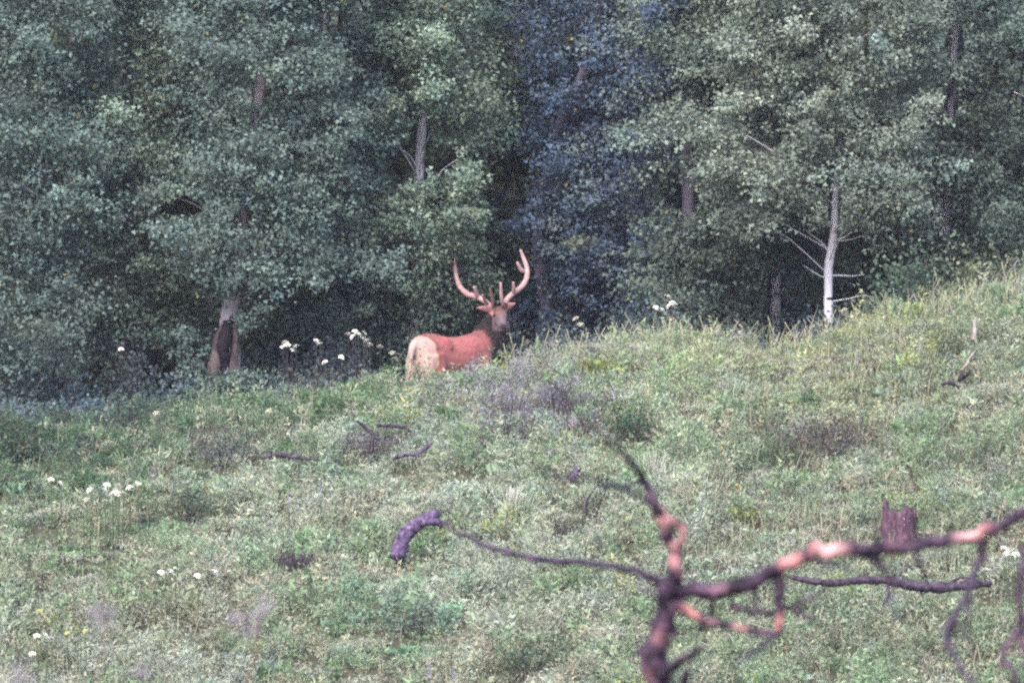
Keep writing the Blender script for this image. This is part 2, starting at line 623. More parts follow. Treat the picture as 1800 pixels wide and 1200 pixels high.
GREEN = (0.134, 0.178, 0.140)
PALE = (0.165, 0.202, 0.170)
TEAL = (0.120, 0.165, 0.150)
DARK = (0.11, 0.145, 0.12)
BLUE = (0.058, 0.084, 0.128)
GRP = 'broadleaf trees along the meadow edge'

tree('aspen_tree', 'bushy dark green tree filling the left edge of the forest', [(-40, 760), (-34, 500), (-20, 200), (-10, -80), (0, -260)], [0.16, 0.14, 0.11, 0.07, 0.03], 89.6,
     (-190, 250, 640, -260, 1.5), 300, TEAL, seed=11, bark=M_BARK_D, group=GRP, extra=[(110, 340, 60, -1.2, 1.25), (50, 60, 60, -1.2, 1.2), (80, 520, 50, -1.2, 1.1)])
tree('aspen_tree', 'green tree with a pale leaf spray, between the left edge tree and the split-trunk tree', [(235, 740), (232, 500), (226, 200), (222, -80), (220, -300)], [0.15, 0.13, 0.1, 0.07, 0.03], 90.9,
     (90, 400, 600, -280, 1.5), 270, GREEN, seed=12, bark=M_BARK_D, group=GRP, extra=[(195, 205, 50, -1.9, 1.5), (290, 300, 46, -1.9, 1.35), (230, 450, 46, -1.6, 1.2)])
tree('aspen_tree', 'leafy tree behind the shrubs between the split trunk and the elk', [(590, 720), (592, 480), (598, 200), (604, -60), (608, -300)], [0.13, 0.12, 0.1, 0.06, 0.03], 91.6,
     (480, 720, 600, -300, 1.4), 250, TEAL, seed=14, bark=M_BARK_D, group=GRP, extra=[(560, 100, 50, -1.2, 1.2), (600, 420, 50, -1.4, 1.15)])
tree('aspen_tree', 'tree with a bare pale trunk section and bright leaf tips above the elk', [(728, 690), (732, 420), (737, 300), (742, 215), (752, 60), (760, -120), (764, -300)], [0.08, 0.078, 0.076, 0.072, 0.055, 0.04, 0.02], 91.5,
     (610, 850, 560, -300, 1.2), 240, GREEN, seed=15, group=GRP,
     extra=[(790, 78, 60, -1.5, 1.75), (720, 70, 50, -1.4, 1.6), (735, 165, 34, -1.4, 1.7), (660, 20, 50, -1.3, 1.4), (810, 295, 34, -1.5, 1.7), (770, 325, 46, -1.5, 1.6), (700, 345, 60, -1.5, 1.45),
            (810, 365, 40, -1.5, 1.6), (680, 410, 70, -1.5, 1.35), (740, 420, 60, -1.4, 1.3), (650, 160, 50, -1.4, 1.3), (560, 300, 60, -1.6, 1.2)])
tree('broadleaf_tree', 'dim green tree standing back between the trunk above the elk and the bluish tree', [(900, 720), (905, 400), (912, 100), (918, -200)], [0.13, 0.12, 0.1, 0.05], 95.8,
     (820, 1020, 520, -320, 1.4), 210, (0.11, 0.16, 0.135), seed=16, mix=(BLUE, 0.8, 1000), group=GRP, extra=[(860, 250, 40, -1.2, 1.3), (890, 150, 60, -1.2, 1.25)])
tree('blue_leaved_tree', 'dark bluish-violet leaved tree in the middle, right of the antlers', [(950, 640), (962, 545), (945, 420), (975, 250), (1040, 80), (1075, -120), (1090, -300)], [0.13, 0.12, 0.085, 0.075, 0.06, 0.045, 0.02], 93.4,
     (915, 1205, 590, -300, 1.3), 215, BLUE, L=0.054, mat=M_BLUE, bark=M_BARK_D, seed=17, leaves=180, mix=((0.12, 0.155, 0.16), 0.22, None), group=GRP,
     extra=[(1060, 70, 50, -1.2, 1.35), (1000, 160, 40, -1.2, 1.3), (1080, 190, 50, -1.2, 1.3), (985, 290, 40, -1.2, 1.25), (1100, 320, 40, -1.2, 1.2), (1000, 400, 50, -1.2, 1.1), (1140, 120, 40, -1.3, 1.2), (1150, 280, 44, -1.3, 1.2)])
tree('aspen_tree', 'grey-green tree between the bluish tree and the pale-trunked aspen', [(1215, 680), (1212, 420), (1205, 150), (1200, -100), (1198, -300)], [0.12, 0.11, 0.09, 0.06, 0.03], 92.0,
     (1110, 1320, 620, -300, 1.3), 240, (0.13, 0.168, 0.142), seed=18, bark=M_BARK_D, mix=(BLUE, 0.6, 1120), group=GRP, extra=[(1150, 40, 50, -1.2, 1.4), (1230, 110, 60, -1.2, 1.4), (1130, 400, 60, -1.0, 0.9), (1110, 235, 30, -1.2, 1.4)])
TR5 = [(1457, 600), (1457, 560), (1456, 500), (1457, 465), (1463, 430), (1467, 400), (1468, 360), (1472, 310), (1479, 240), (1482, 120), (1488, -60), (1492, -260)]
t5, t5base, t5path = tree('aspen_tree', 'aspen with a slim white trunk and broad pale crown on the right', TR5, [0.082, 0.07, 0.065, 0.066, 0.064, 0.058, 0.05, 0.042, 0.036, 0.03, 0.022, 0.012], 90.2,
     (1230, 1660, 400, -280, 1.5), 300, PALE, seed=19, group=GRP, limbs=34,
     extra=[(1300, 90, 60, -1.4, 1.35), (1280, 170, 40, -1.4, 1.45), (1400, 60, 60, -1.4, 1.2), (1570, 60, 60, -1.3, 1.3), (1260, 280, 50, -1.4, 1.35), (1350, 310, 50, -1.4, 1.2),
            (1580, 330, 46, -1.3, 1.35), (1500, 160, 60, -1.4, 1.2), (1430, 220, 50, -1.4, 1.2), (1630, 200, 50, -1.3, 1.1), (1600, 250, 50, -1.3, 1.1), (1330, 390, 60, -1.0, 0.9), (1400, 330, 50, -1.2, 1.0)])
# the bare limbs seen round the white trunk, one part each
for pts, r in [([(1456, 442), (1443, 425), (1425, 412), (1413, 403)], 0.022), ([(1463, 402), (1450, 390), (1436, 378)], 0.02),
               ([(1466, 425), (1492, 412), (1510, 393)], 0.022), ([(1466, 424), (1500, 420), (1545, 402)], 0.014),
               ([(1460, 484), (1480, 484), (1500, 485), (1520, 482)], 0.014), ([(1456, 488), (1440, 484), (1412, 466)], 0.014),
               ([(1460, 530), (1490, 525), (1525, 520), (1545, 545)], 0.012), ([(1474, 300), (1484, 270), (1466, 235)], 0.016)]:
    pp = [P(a, b, 90.2 - 0.1 * i) for i, (a, b) in enumerate(pts)]
    V, Fq = tube_arrays(pp, [r * 0.8, r * 0.55, r * 0.25], 6, 14, 0.08, 3)
    obj('branch', np_mesh('branch', V - t5base, Fq, M_BARK, smooth=True), t5)
# dark knot ring low on that trunk
V, Fq = tube_arrays([P(1457, 527, 90.2), P(1457.3, 523, 90.2)], [0.071, 0.071], 12, 3)
obj('knot_ring', np_mesh('knot_ring', V - t5base, Fq, M_CHAR), t5)
tree('aspen_tree', 'tree showing short pale trunk lengths near the upper right corner', [(1655, 620), (1663, 380), (1670, 210), (1674, 120), (1682, 40), (1692, -120), (1698, -300)], [0.075, 0.065, 0.055, 0.05, 0.048, 0.035, 0.02], 92.6,
     (1590, 1750, 540, -300, 1.2), 190, (0.13, 0.165, 0.14), seed=20, group=GRP, extra=[(1640, 60, 50, -1.0, 1.1), (1610, 130, 40, -1.0, 1.2), (1700, 260, 50, -1.0, 1.0)])
tree('broadleaf_tree', 'dark leafy tree at the right edge of the forest', [(1830, 560), (1832, 350), (1836, 100), (1838, -280)], [0.13, 0.12, 0.09, 0.04], 91.4,
     (1720, 2050, 540, -280, 1.4), 230, (0.11, 0.15, 0.13), seed=21, group=GRP, extra=[(1770, 380, 40, -1.0, 1.1)])
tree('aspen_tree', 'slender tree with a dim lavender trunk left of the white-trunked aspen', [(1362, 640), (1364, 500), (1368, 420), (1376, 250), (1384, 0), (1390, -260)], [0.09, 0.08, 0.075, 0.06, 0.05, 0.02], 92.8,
     (1290, 1460, 560, -280, 1.0), 130, (0.115, 0.15, 0.13), seed=22, group=GRP)


# split-trunk tree on the left
def split_tree():
    Y = 89.6
    root, base, path = tree('aspen_tree', 'big tree with a split, fire-scarred trunk left of the elk', [(404, 590), (404, 555), (412, 500), (430, 385), (445, 260), (457, 150), (465, 0), (470, -260)],
                            [0.15, 0.14, 0.125, 0.10, 0.09, 0.085, 0.06, 0.03], Y, (280, 640, 500, -280, 1.35), 300, TEAL, seed=13, group=GRP, bark=M_BARK_M, limbs=30,
                            extra=[(455, 90, 50, -1.2, 1.0), (446, 240, 50, -1.2, 1.0), (440, 310, 50, -1.2, 1.05), (425, 450, 50, -1.2, 1.1), (450, 20, 50, -1.2, 1.0), (450, 470, 60, -1.1, 1.2), (540, 360, 60, -1.1, 1.25), (380, 330, 60, -1.2, 1.2), (480, 330, 60, -1.1, 1.2), (280, 400, 50, -1.2, 1.1), (460, 60, 50, -1.1, 1.3), (560, 180, 70, -1.0, 1.1), (350, 470, 46, -1.1, 1.1), (362, 660, 34, -0.9, 0.9), (418, 672, 30, -0.9, 0.9), (350, 620, 26, -0.8, 0.8), (440, 560, 30, -0.8, 0.9), (650, 480, 50, -0.9, 1.1)])
    z0 = float(gz(base[0], base[1]))
    for pts, r in [([(396, 572), (385, 592), (383, 618), (376, 650), (366, 700)], [0.05, 0.075, 0.10, 0.105, 0.13]), ([(409, 566), (414, 600), (411, 635), (414, 665), (411, 700)], [0.065, 0.062, 0.072, 0.10])]:
        pp = [P(a, b, Y - 0.14) for a, b in pts]
        pp.append(np.array([pp[-1][0] - 0.02, pp[-1][1], min(z0, pp[-1][2]) - 0.3]))
        V, Fq = tube_arrays(pp, r + [r[-1] * 1.1], 10, 30, 0.07, 5)
        obj('trunk_fork', np_mesh('trunk_fork', V - base, Fq, M_OLDBARK, smooth=True), root)
    pp = [P(401, 572, Y - 0.17), P(396, 592, Y - 0.21), P(392, 615, Y - 0.22), P(396, 640, Y - 0.12), P(396, 690, Y - 0.1)]
    V, Fq = tube_arrays(pp, [0.075, 0.105, 0.10, 0.075, 0.08], 10, 20, 0.1, 6)
    obj('charred_hollow', np_mesh('charred_hollow', V - base, Fq, M_CHAR, smooth=True), root)  # char, with the dark gap between the forks put in as colour
    V, Fq = tube_arrays([P(392, 566, Y - 0.20), P(404, 565, Y - 0.22), P(413, 569, Y - 0.18)], [0.02, 0.035, 0.02], 8, 10, 0.15, 7)
    obj('bark_crack', np_mesh('bark_crack', V - base, Fq, M_CHAR, smooth=True), root)


split_tree()

# trees standing deeper in the wood: three kinds, copied with their parts
def wood_proto(seed, colr, h):
    g = np.random.default_rng(seed)
    root = thing('forest_tree', 'tree deep in the shaded forest behind the edge trees', 'tree', (0, 0, 0), group='trees deep in the forest')
    pts = [np.array([0, 0, -0.2]), np.array([0.05, 0, h * 0.3]), np.array([-0.05, 0.05, h * 0.65]), np.array([0.05, 0, h])]
    cl = make_clumps(0, 0, 0.3, h, 1.8, 1.7, 250, g, 0.2, (0.35, 0.6), 75, front=0.5)
    V, Fq = merge([tube_arrays(pts, [0.14, 0.11, 0.07, 0.02], 8, 20, 0.05, seed)] + limb_arrays(smooth_path(pts, 40), cl, g, 18, 0.03))
    obj('trunk', np_mesh('trunk', V, Fq, M_BARK_D, smooth=True), root)
    V, Fq, t = crown_leaves(cl, 0.105, colr, seed=seed, filt=False)
    obj('crown', np_mesh('crown', V, Fq, M_LEAF, t), root)
    return root


def copy_tree(o):
    c = o.copy()
    COL.objects.link(c)
    for ch in o.children:
        d = ch.copy()
        COL.objects.link(d)
        d.parent = c
    return c


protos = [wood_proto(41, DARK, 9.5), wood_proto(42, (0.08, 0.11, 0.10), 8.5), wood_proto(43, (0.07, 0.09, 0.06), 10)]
g = np.random.default_rng(5)
k = 0
for Yr, step, x0 in [(96.6, 2.0, -11.0), (99.5, 2.2, -12.2), (103.5, 2.6, -12.0)]:
    x = x0
    while x < -x0 + 0.5:
        xx = x + g.uniform(-0.5, 0.5)
        yy = Yr + g.uniform(-0.8, 0.8)
        o = protos[k] if k < 3 else copy_tree(protos[k % 3])
        o.location = (xx, yy, float(gz(xx, yy)))
        o.rotation_euler = (0, 0, g.uniform(0, 6.28))
        sc = g.uniform(0.85, 1.15)
        o.scale = (sc, sc, sc * g.uniform(0.9, 1.15))
        k += 1
        x += step


# ------------------------------------------------------------------ shrubs
CLEAR = []     # where other ground cover stays low: x, y, radius
def shrub(name, label, px, py, wid, hgt, colr, n=900, L=0.04, Y=None, cat='shrub', stems=9, seed=0, group=None, twig=None, lanky=0.0, asp=(0.5, 0.85), light=1.0):
    """py is the row of the shrub's middle"""
    g = np.random.default_rng(seed + 77)
    if Y is None:
        hgt = hgt * 1.2
        b = on_ground(px, py, hgt * 0.55)
        CLEAR.append((b[0], b[1] - 0.12, wid * 0.5))
    else:
        x = (px - 900) / F * Y
        b = np.array([x, Y, float(gz(x, Y))])
    root = thing(name, label, cat, b, group=group)
    parts, tips = [], []
    for s in range(stems):
        a = g.uniform(0, 6.28)
        r = wid * 0.5 * math.sqrt(g.uniform(0.05, 1)) * g.uniform(0.75, 1.3)
        h = hgt * g.uniform(0.4, 1.15) * (1 - 0.25 * min(1.2, 2 * r / wid) ** 2)
        tip = np.array([r * math.cos(a), r * math.sin(a), h])
        mid = tip * np.array([0.55, 0.55, 0.5]) + g.normal(size=3) * 0.03
        parts.append(tube_arrays([np.array([tip[0] * 0.12, tip[1] * 0.12, -0.05]), mid, tip], [0.012, 0.009, 0.004], 4, 7, 0, s))
        tips.append((mid, tip))
    V, Fq = merge(parts)
    obj('stems', np_mesh('stems', V, Fq, twig or M_TWIG), root)
    tp = np.array([t for t in tips])
    i = g.integers(0, len(tp), n)
    t = g.uniform(0.0 + lanky, 1.1, n)[:, None]
    C = tp[i, 0] * (1 - t) + tp[i, 1] * t + g.normal(size=(n, 3)) * np.array([wid * 0.14, wid * 0.14, hgt * 0.11])
    C[:, 2] = np.maximum(C[:, 2], 0.03)
    D = g.normal(size=(n, 3)) + np.array([0, 0, 0.5])
    Nn = g.normal(size=(n, 3)) * 0.6 + np.array([0, -0.2, 0.8])
    sz = L * g.uniform(0.6, 1.35, n)
    V, Fq = leaf_arrays(C, D, Nn, sz, sz * g.uniform(*asp, n))
    base = np.asarray(colr, float)
    sv = np.clip(1 + 0.18 * g.normal(size=(len(tp), 1)), 0.5, 1.6)
    hue = g.normal(size=(len(tp), 1)) * np.array([[0.10, 0.0, -0.08]])
    tint = base * (sv + hue)[i] * np.clip(1 + 0.22 * g.normal(size=(n, 1)), 0.4, 1.8)
    obj('foliage', np_mesh('foliage', V, Fq, M_FORB, tint), root)
    return root


SAGE = (0.175, 0.19, 0.15)
UG = 'dark shrubs under the forest edge'
shrub('shrub', 'dusky brown shrub with dark stems on the slope above the broken stump', 1435, 765, 1.5, 0.6, (0.095, 0.088, 0.085), 1500, 0.042, seed=1, stems=16)
shrub('shrub', 'dark green bush at the left end of the dusky brown shrub above the stump', 1340, 800, 0.9, 0.45, (0.075, 0.105, 0.065), 1000, 0.042, seed=2)
shrub('shrub', 'greyish purple shrub under the two dark sticks below the elk', 655, 780, 1.0, 0.42, (0.115, 0.10, 0.115), 1100, 0.04, seed=3, stems=14)
shrub('shrub', 'wide greyish shrub on the slope below the split-trunk tree', 385, 785, 1.2, 0.42, (0.11, 0.11, 0.105), 1200, 0.04, seed=4, stems=12)
PB = 'purple-grey brush below the elk'
shrub('shrub', 'purple-grey brush just below the elk\'s chest', 895, 708, 0.8, 0.42, (0.165, 0.145, 0.18), 560, 0.036, seed=5, stems=12, asp=(0.25, 0.5), group=PB)
shrub('shrub', 'purple-grey brush in front of the foot of the bluish tree, behind a lower dark one', 975, 690, 0.7, 0.5, (0.15, 0.135, 0.17), 560, 0.036, seed=15, stems=12, asp=(0.25, 0.5), group=PB)
shrub('shrub', 'low dark brush between the purple-grey brush and the green rounded bush', 1035, 735, 0.8, 0.32, (0.105, 0.10, 0.12), 520, 0.036, seed=16, stems=10, asp=(0.25, 0.5), group=PB)
shrub('shrub', 'dark green-grey brush at the lower edge of the purple-grey brush', 905, 752, 0.6, 0.3, (0.095, 0.11, 0.10), 460, 0.038, seed=17, stems=9, group=PB)
shrub('shrub', 'green rounded bush right of the purple-grey brush', 1110, 730, 0.8, 0.6, (0.095, 0.14, 0.075), 1100, 0.045, seed=6)
shrub('shrub', 'low maroon-dark shrub alone in the lower left meadow', 520, 988, 0.62, 0.26, (0.075, 0.06, 0.072), 600, 0.036, seed=7)
shrub('shrub', 'dark olive shrub right of the white flower cluster', 325, 885, 1.0, 0.4, (0.09, 0.105, 0.07), 1000, 0.042, seed=8)
shrub('shrub', 'little dark shrub above the long dark branch', 985, 930, 0.45, 0.3, (0.075, 0.075, 0.065), 450, 0.036, seed=9)
shrub('shrub', 'low dark green shrub at the far left where the meadow meets the trees', 40, 770, 1.3, 0.5, (0.06, 0.09, 0.06), 1200, 0.05, seed=10)
for i, (px, py, wd, h, n, lab) in enumerate([(-20, 742, 1.0, 0.65, 900, 'dark green shrub cut by the left edge of the picture, on the meadow'), (95, 738, 0.9, 0.42, 700, 'dark green shrub on the meadow rim at the left, between two others'),
                                             (205, 724, 1.2, 0.5, 800, 'dark green shrub on the meadow rim, left of the split trunk'), (325, 704, 0.9, 0.34, 600, 'small dark green shrub on the rim below the split trunk'),
                                             (40, 790, 0.7, 0.3, 420, 'low dark patch of leaves at the left above the white flower cluster'), (160, 775, 0.6, 0.26, 360, 'small dark patch of leaves between the rim shrubs and the white flower cluster')]):
    shrub('shrub', lab, px, py, wd, h, (0.072, 0.105, 0.078), n, 0.05, seed=120 + i, stems=11, group='dark shrubs on the left meadow rim')
shrub('shrub', 'thin-twigged open shrub with a bare dark fork in mid meadow', 1035, 885, 0.8, 0.42, (0.15, 0.16, 0.12), 420, 0.034, seed=11, stems=9)
shrub('shrub', 'dark leafy shrub near the bottom, left of the burnt tree', 935, 1150, 0.9, 0.4, (0.10, 0.13, 0.085), 1000, 0.042, seed=12)
shrub('shrub', 'teal-green shrub low in the meadow under the hooked log', 715, 1085, 0.9, 0.32, (0.11, 0.155, 0.12), 900, 0.042, seed=13)
shrub('shrub', 'dark green shrub beside the pale stick at the right edge', 1680, 600, 0.8, 0.45, (0.10, 0.12, 0.08), 900, 0.042, seed=14)
YG = (0.24, 0.27, 0.075)
yl = 'yellow-green leafy plants below the elk'
for i, (px, py, wd, lab) in enumerate([(782, 676, 0.34, 'bright yellow-green leafy plant under the elk\'s belly'), (722, 694, 0.34, 'yellow-green leafy plant under the elk\'s rump'),
                                       (912, 634, 0.5, 'yellow-green leafy clump in front of the elk\'s neck'), (1058, 646, 0.55, 'yellow-green plant patch right of the elk on the crest'),
                                       (1312, 905, 0.3, 'small lime plant below the yellow flowers')]):
    shrub('leafy_plant', lab, px, py, wd, 0.3, YG, 260, 0.055, cat='plant', seed=30 + i, stems=6, twig=M_STEM, group=yl)
# forest edge on the right
FR = 'leafy shrubs at the forest edge right of the white trunk'
for i, (px, Y, wd, h, n, c, lab) in enumerate([(1600, 88.3, 1.25, 1.35, 2200, (0.09, 0.125, 0.09), 'leafy green shrub at the forest edge, next right of the white trunk'),
                                               (1690, 88.5, 1.2, 1.25, 2000, (0.105, 0.135, 0.095), 'pale-topped shrub at the forest edge, between two darker shrubs on the right'),
                                               (1785, 88.2, 1.2, 1.2, 2000, (0.085, 0.115, 0.085), 'teal shrub at the forest edge, against the right side'),
                                               (1535, 89.6, 0.8, 1.1, 900, (0.07, 0.095, 0.075), 'shaded shrub close behind the white trunk')]):
    shrub('shrub', lab, px, 0, wd, h, c, n, 0.066, Y=Y, seed=50 + i, stems=16, group=FR)
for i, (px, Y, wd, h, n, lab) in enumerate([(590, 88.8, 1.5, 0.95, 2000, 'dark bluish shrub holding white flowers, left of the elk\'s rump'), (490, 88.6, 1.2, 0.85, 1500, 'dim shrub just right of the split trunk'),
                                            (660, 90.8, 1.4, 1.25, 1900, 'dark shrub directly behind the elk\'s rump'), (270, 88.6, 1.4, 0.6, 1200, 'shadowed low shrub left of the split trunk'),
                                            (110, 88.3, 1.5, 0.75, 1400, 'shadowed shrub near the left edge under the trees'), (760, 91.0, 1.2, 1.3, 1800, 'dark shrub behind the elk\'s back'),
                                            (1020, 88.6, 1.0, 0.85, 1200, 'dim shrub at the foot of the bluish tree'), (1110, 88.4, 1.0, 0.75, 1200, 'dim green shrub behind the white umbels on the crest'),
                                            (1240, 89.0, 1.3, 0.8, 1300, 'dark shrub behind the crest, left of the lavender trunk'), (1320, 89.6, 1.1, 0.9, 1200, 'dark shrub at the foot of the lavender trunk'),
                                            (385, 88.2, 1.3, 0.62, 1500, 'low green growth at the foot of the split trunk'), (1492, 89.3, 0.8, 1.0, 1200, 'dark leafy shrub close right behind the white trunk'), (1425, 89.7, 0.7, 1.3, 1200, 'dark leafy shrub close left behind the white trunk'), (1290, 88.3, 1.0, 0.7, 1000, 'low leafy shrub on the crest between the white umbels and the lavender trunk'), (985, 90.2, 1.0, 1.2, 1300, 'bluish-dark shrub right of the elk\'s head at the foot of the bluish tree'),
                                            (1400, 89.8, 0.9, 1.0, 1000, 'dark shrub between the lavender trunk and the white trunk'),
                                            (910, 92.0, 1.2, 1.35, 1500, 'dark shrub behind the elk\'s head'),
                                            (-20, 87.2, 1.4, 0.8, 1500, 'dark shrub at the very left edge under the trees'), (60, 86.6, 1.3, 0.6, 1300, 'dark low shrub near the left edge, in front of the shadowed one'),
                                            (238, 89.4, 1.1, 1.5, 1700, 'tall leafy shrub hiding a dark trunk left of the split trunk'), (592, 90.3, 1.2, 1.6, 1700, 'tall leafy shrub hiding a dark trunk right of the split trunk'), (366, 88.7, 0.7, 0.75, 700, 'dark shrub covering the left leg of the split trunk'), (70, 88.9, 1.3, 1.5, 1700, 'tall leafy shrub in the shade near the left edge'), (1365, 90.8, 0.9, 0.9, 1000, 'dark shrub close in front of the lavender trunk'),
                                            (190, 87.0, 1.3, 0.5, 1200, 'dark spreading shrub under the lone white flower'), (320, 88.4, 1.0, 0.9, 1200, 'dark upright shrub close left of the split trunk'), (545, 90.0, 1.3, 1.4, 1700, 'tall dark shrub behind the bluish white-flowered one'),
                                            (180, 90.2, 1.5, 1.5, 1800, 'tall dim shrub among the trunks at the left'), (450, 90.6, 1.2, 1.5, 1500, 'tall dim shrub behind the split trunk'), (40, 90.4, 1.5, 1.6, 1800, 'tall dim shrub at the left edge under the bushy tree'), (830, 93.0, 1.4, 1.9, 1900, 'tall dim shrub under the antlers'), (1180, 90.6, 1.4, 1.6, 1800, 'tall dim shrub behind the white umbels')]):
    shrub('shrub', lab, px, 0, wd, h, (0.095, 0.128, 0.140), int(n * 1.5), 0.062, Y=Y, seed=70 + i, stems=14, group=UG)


# ------------------------------------------------------------------ meadow cover
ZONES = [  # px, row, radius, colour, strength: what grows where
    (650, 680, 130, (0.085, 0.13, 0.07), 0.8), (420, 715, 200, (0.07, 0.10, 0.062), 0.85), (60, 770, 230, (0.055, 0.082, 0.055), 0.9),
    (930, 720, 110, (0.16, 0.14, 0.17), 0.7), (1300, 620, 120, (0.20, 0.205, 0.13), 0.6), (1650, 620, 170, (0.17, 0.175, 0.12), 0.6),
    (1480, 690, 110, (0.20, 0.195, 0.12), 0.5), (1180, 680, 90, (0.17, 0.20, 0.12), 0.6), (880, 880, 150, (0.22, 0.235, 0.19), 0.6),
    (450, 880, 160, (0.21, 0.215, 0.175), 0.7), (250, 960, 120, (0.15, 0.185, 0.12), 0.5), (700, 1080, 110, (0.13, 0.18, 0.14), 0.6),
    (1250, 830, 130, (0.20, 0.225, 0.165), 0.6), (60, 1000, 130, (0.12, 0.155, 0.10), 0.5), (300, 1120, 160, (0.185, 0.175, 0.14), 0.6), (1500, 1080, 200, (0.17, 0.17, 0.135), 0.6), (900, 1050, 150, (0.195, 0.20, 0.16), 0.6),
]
PAL = np.array([[0.190, 0.200, 0.165], [0.150, 0.180, 0.125], [0.115, 0.155, 0.095], [0.20, 0.185, 0.145], [0.21, 0.225, 0.195], [0.135, 0.165, 0.14], [0.205, 0.215, 0.10], [0.11, 0.105, 0.10]])


def meadow_colour(x, y, z, g):
    n = len(x)
    a = 0.9 * vnoise(x, y, 1.1, 11) + 0.9 * vnoise(x, y, 0.42, 12) + 0.3 * g.normal(size=n)
    b = 0.9 * vnoise(x, y, 1.5, 13) + 0.8 * vnoise(x, y, 0.5, 14) + 0.3 * g.normal(size=n)
    idx = np.where(a > 0.75, np.where(b > 0.2, 4, 0), np.where(a > 0.1, np.where(b > 0.1, 0, 3), np.where(a > -0.6, np.where(b > 0.3, 5, 1), np.where(b > 0.7, 6, 2))))
    idx = np.where((a < -1.0) & (b < -0.3), 7, idx)
    c = PAL[idx] * np.array([1.60, 1.66, 1.62])
    px = 900 + x / y * F
    py = 600 - z / y * F
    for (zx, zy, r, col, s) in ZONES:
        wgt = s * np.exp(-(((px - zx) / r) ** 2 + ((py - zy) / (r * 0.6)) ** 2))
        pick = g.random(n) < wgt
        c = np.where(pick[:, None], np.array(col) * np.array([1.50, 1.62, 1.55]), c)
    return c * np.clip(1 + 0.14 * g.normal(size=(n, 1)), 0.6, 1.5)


def area_points(n, g, x0=-9.6, x1=9.6, y0=67.5, y1=88.5):
    x = g.uniform(x0, x1, n)
    y = g.uniform(y0, y1, n)
    return x, y


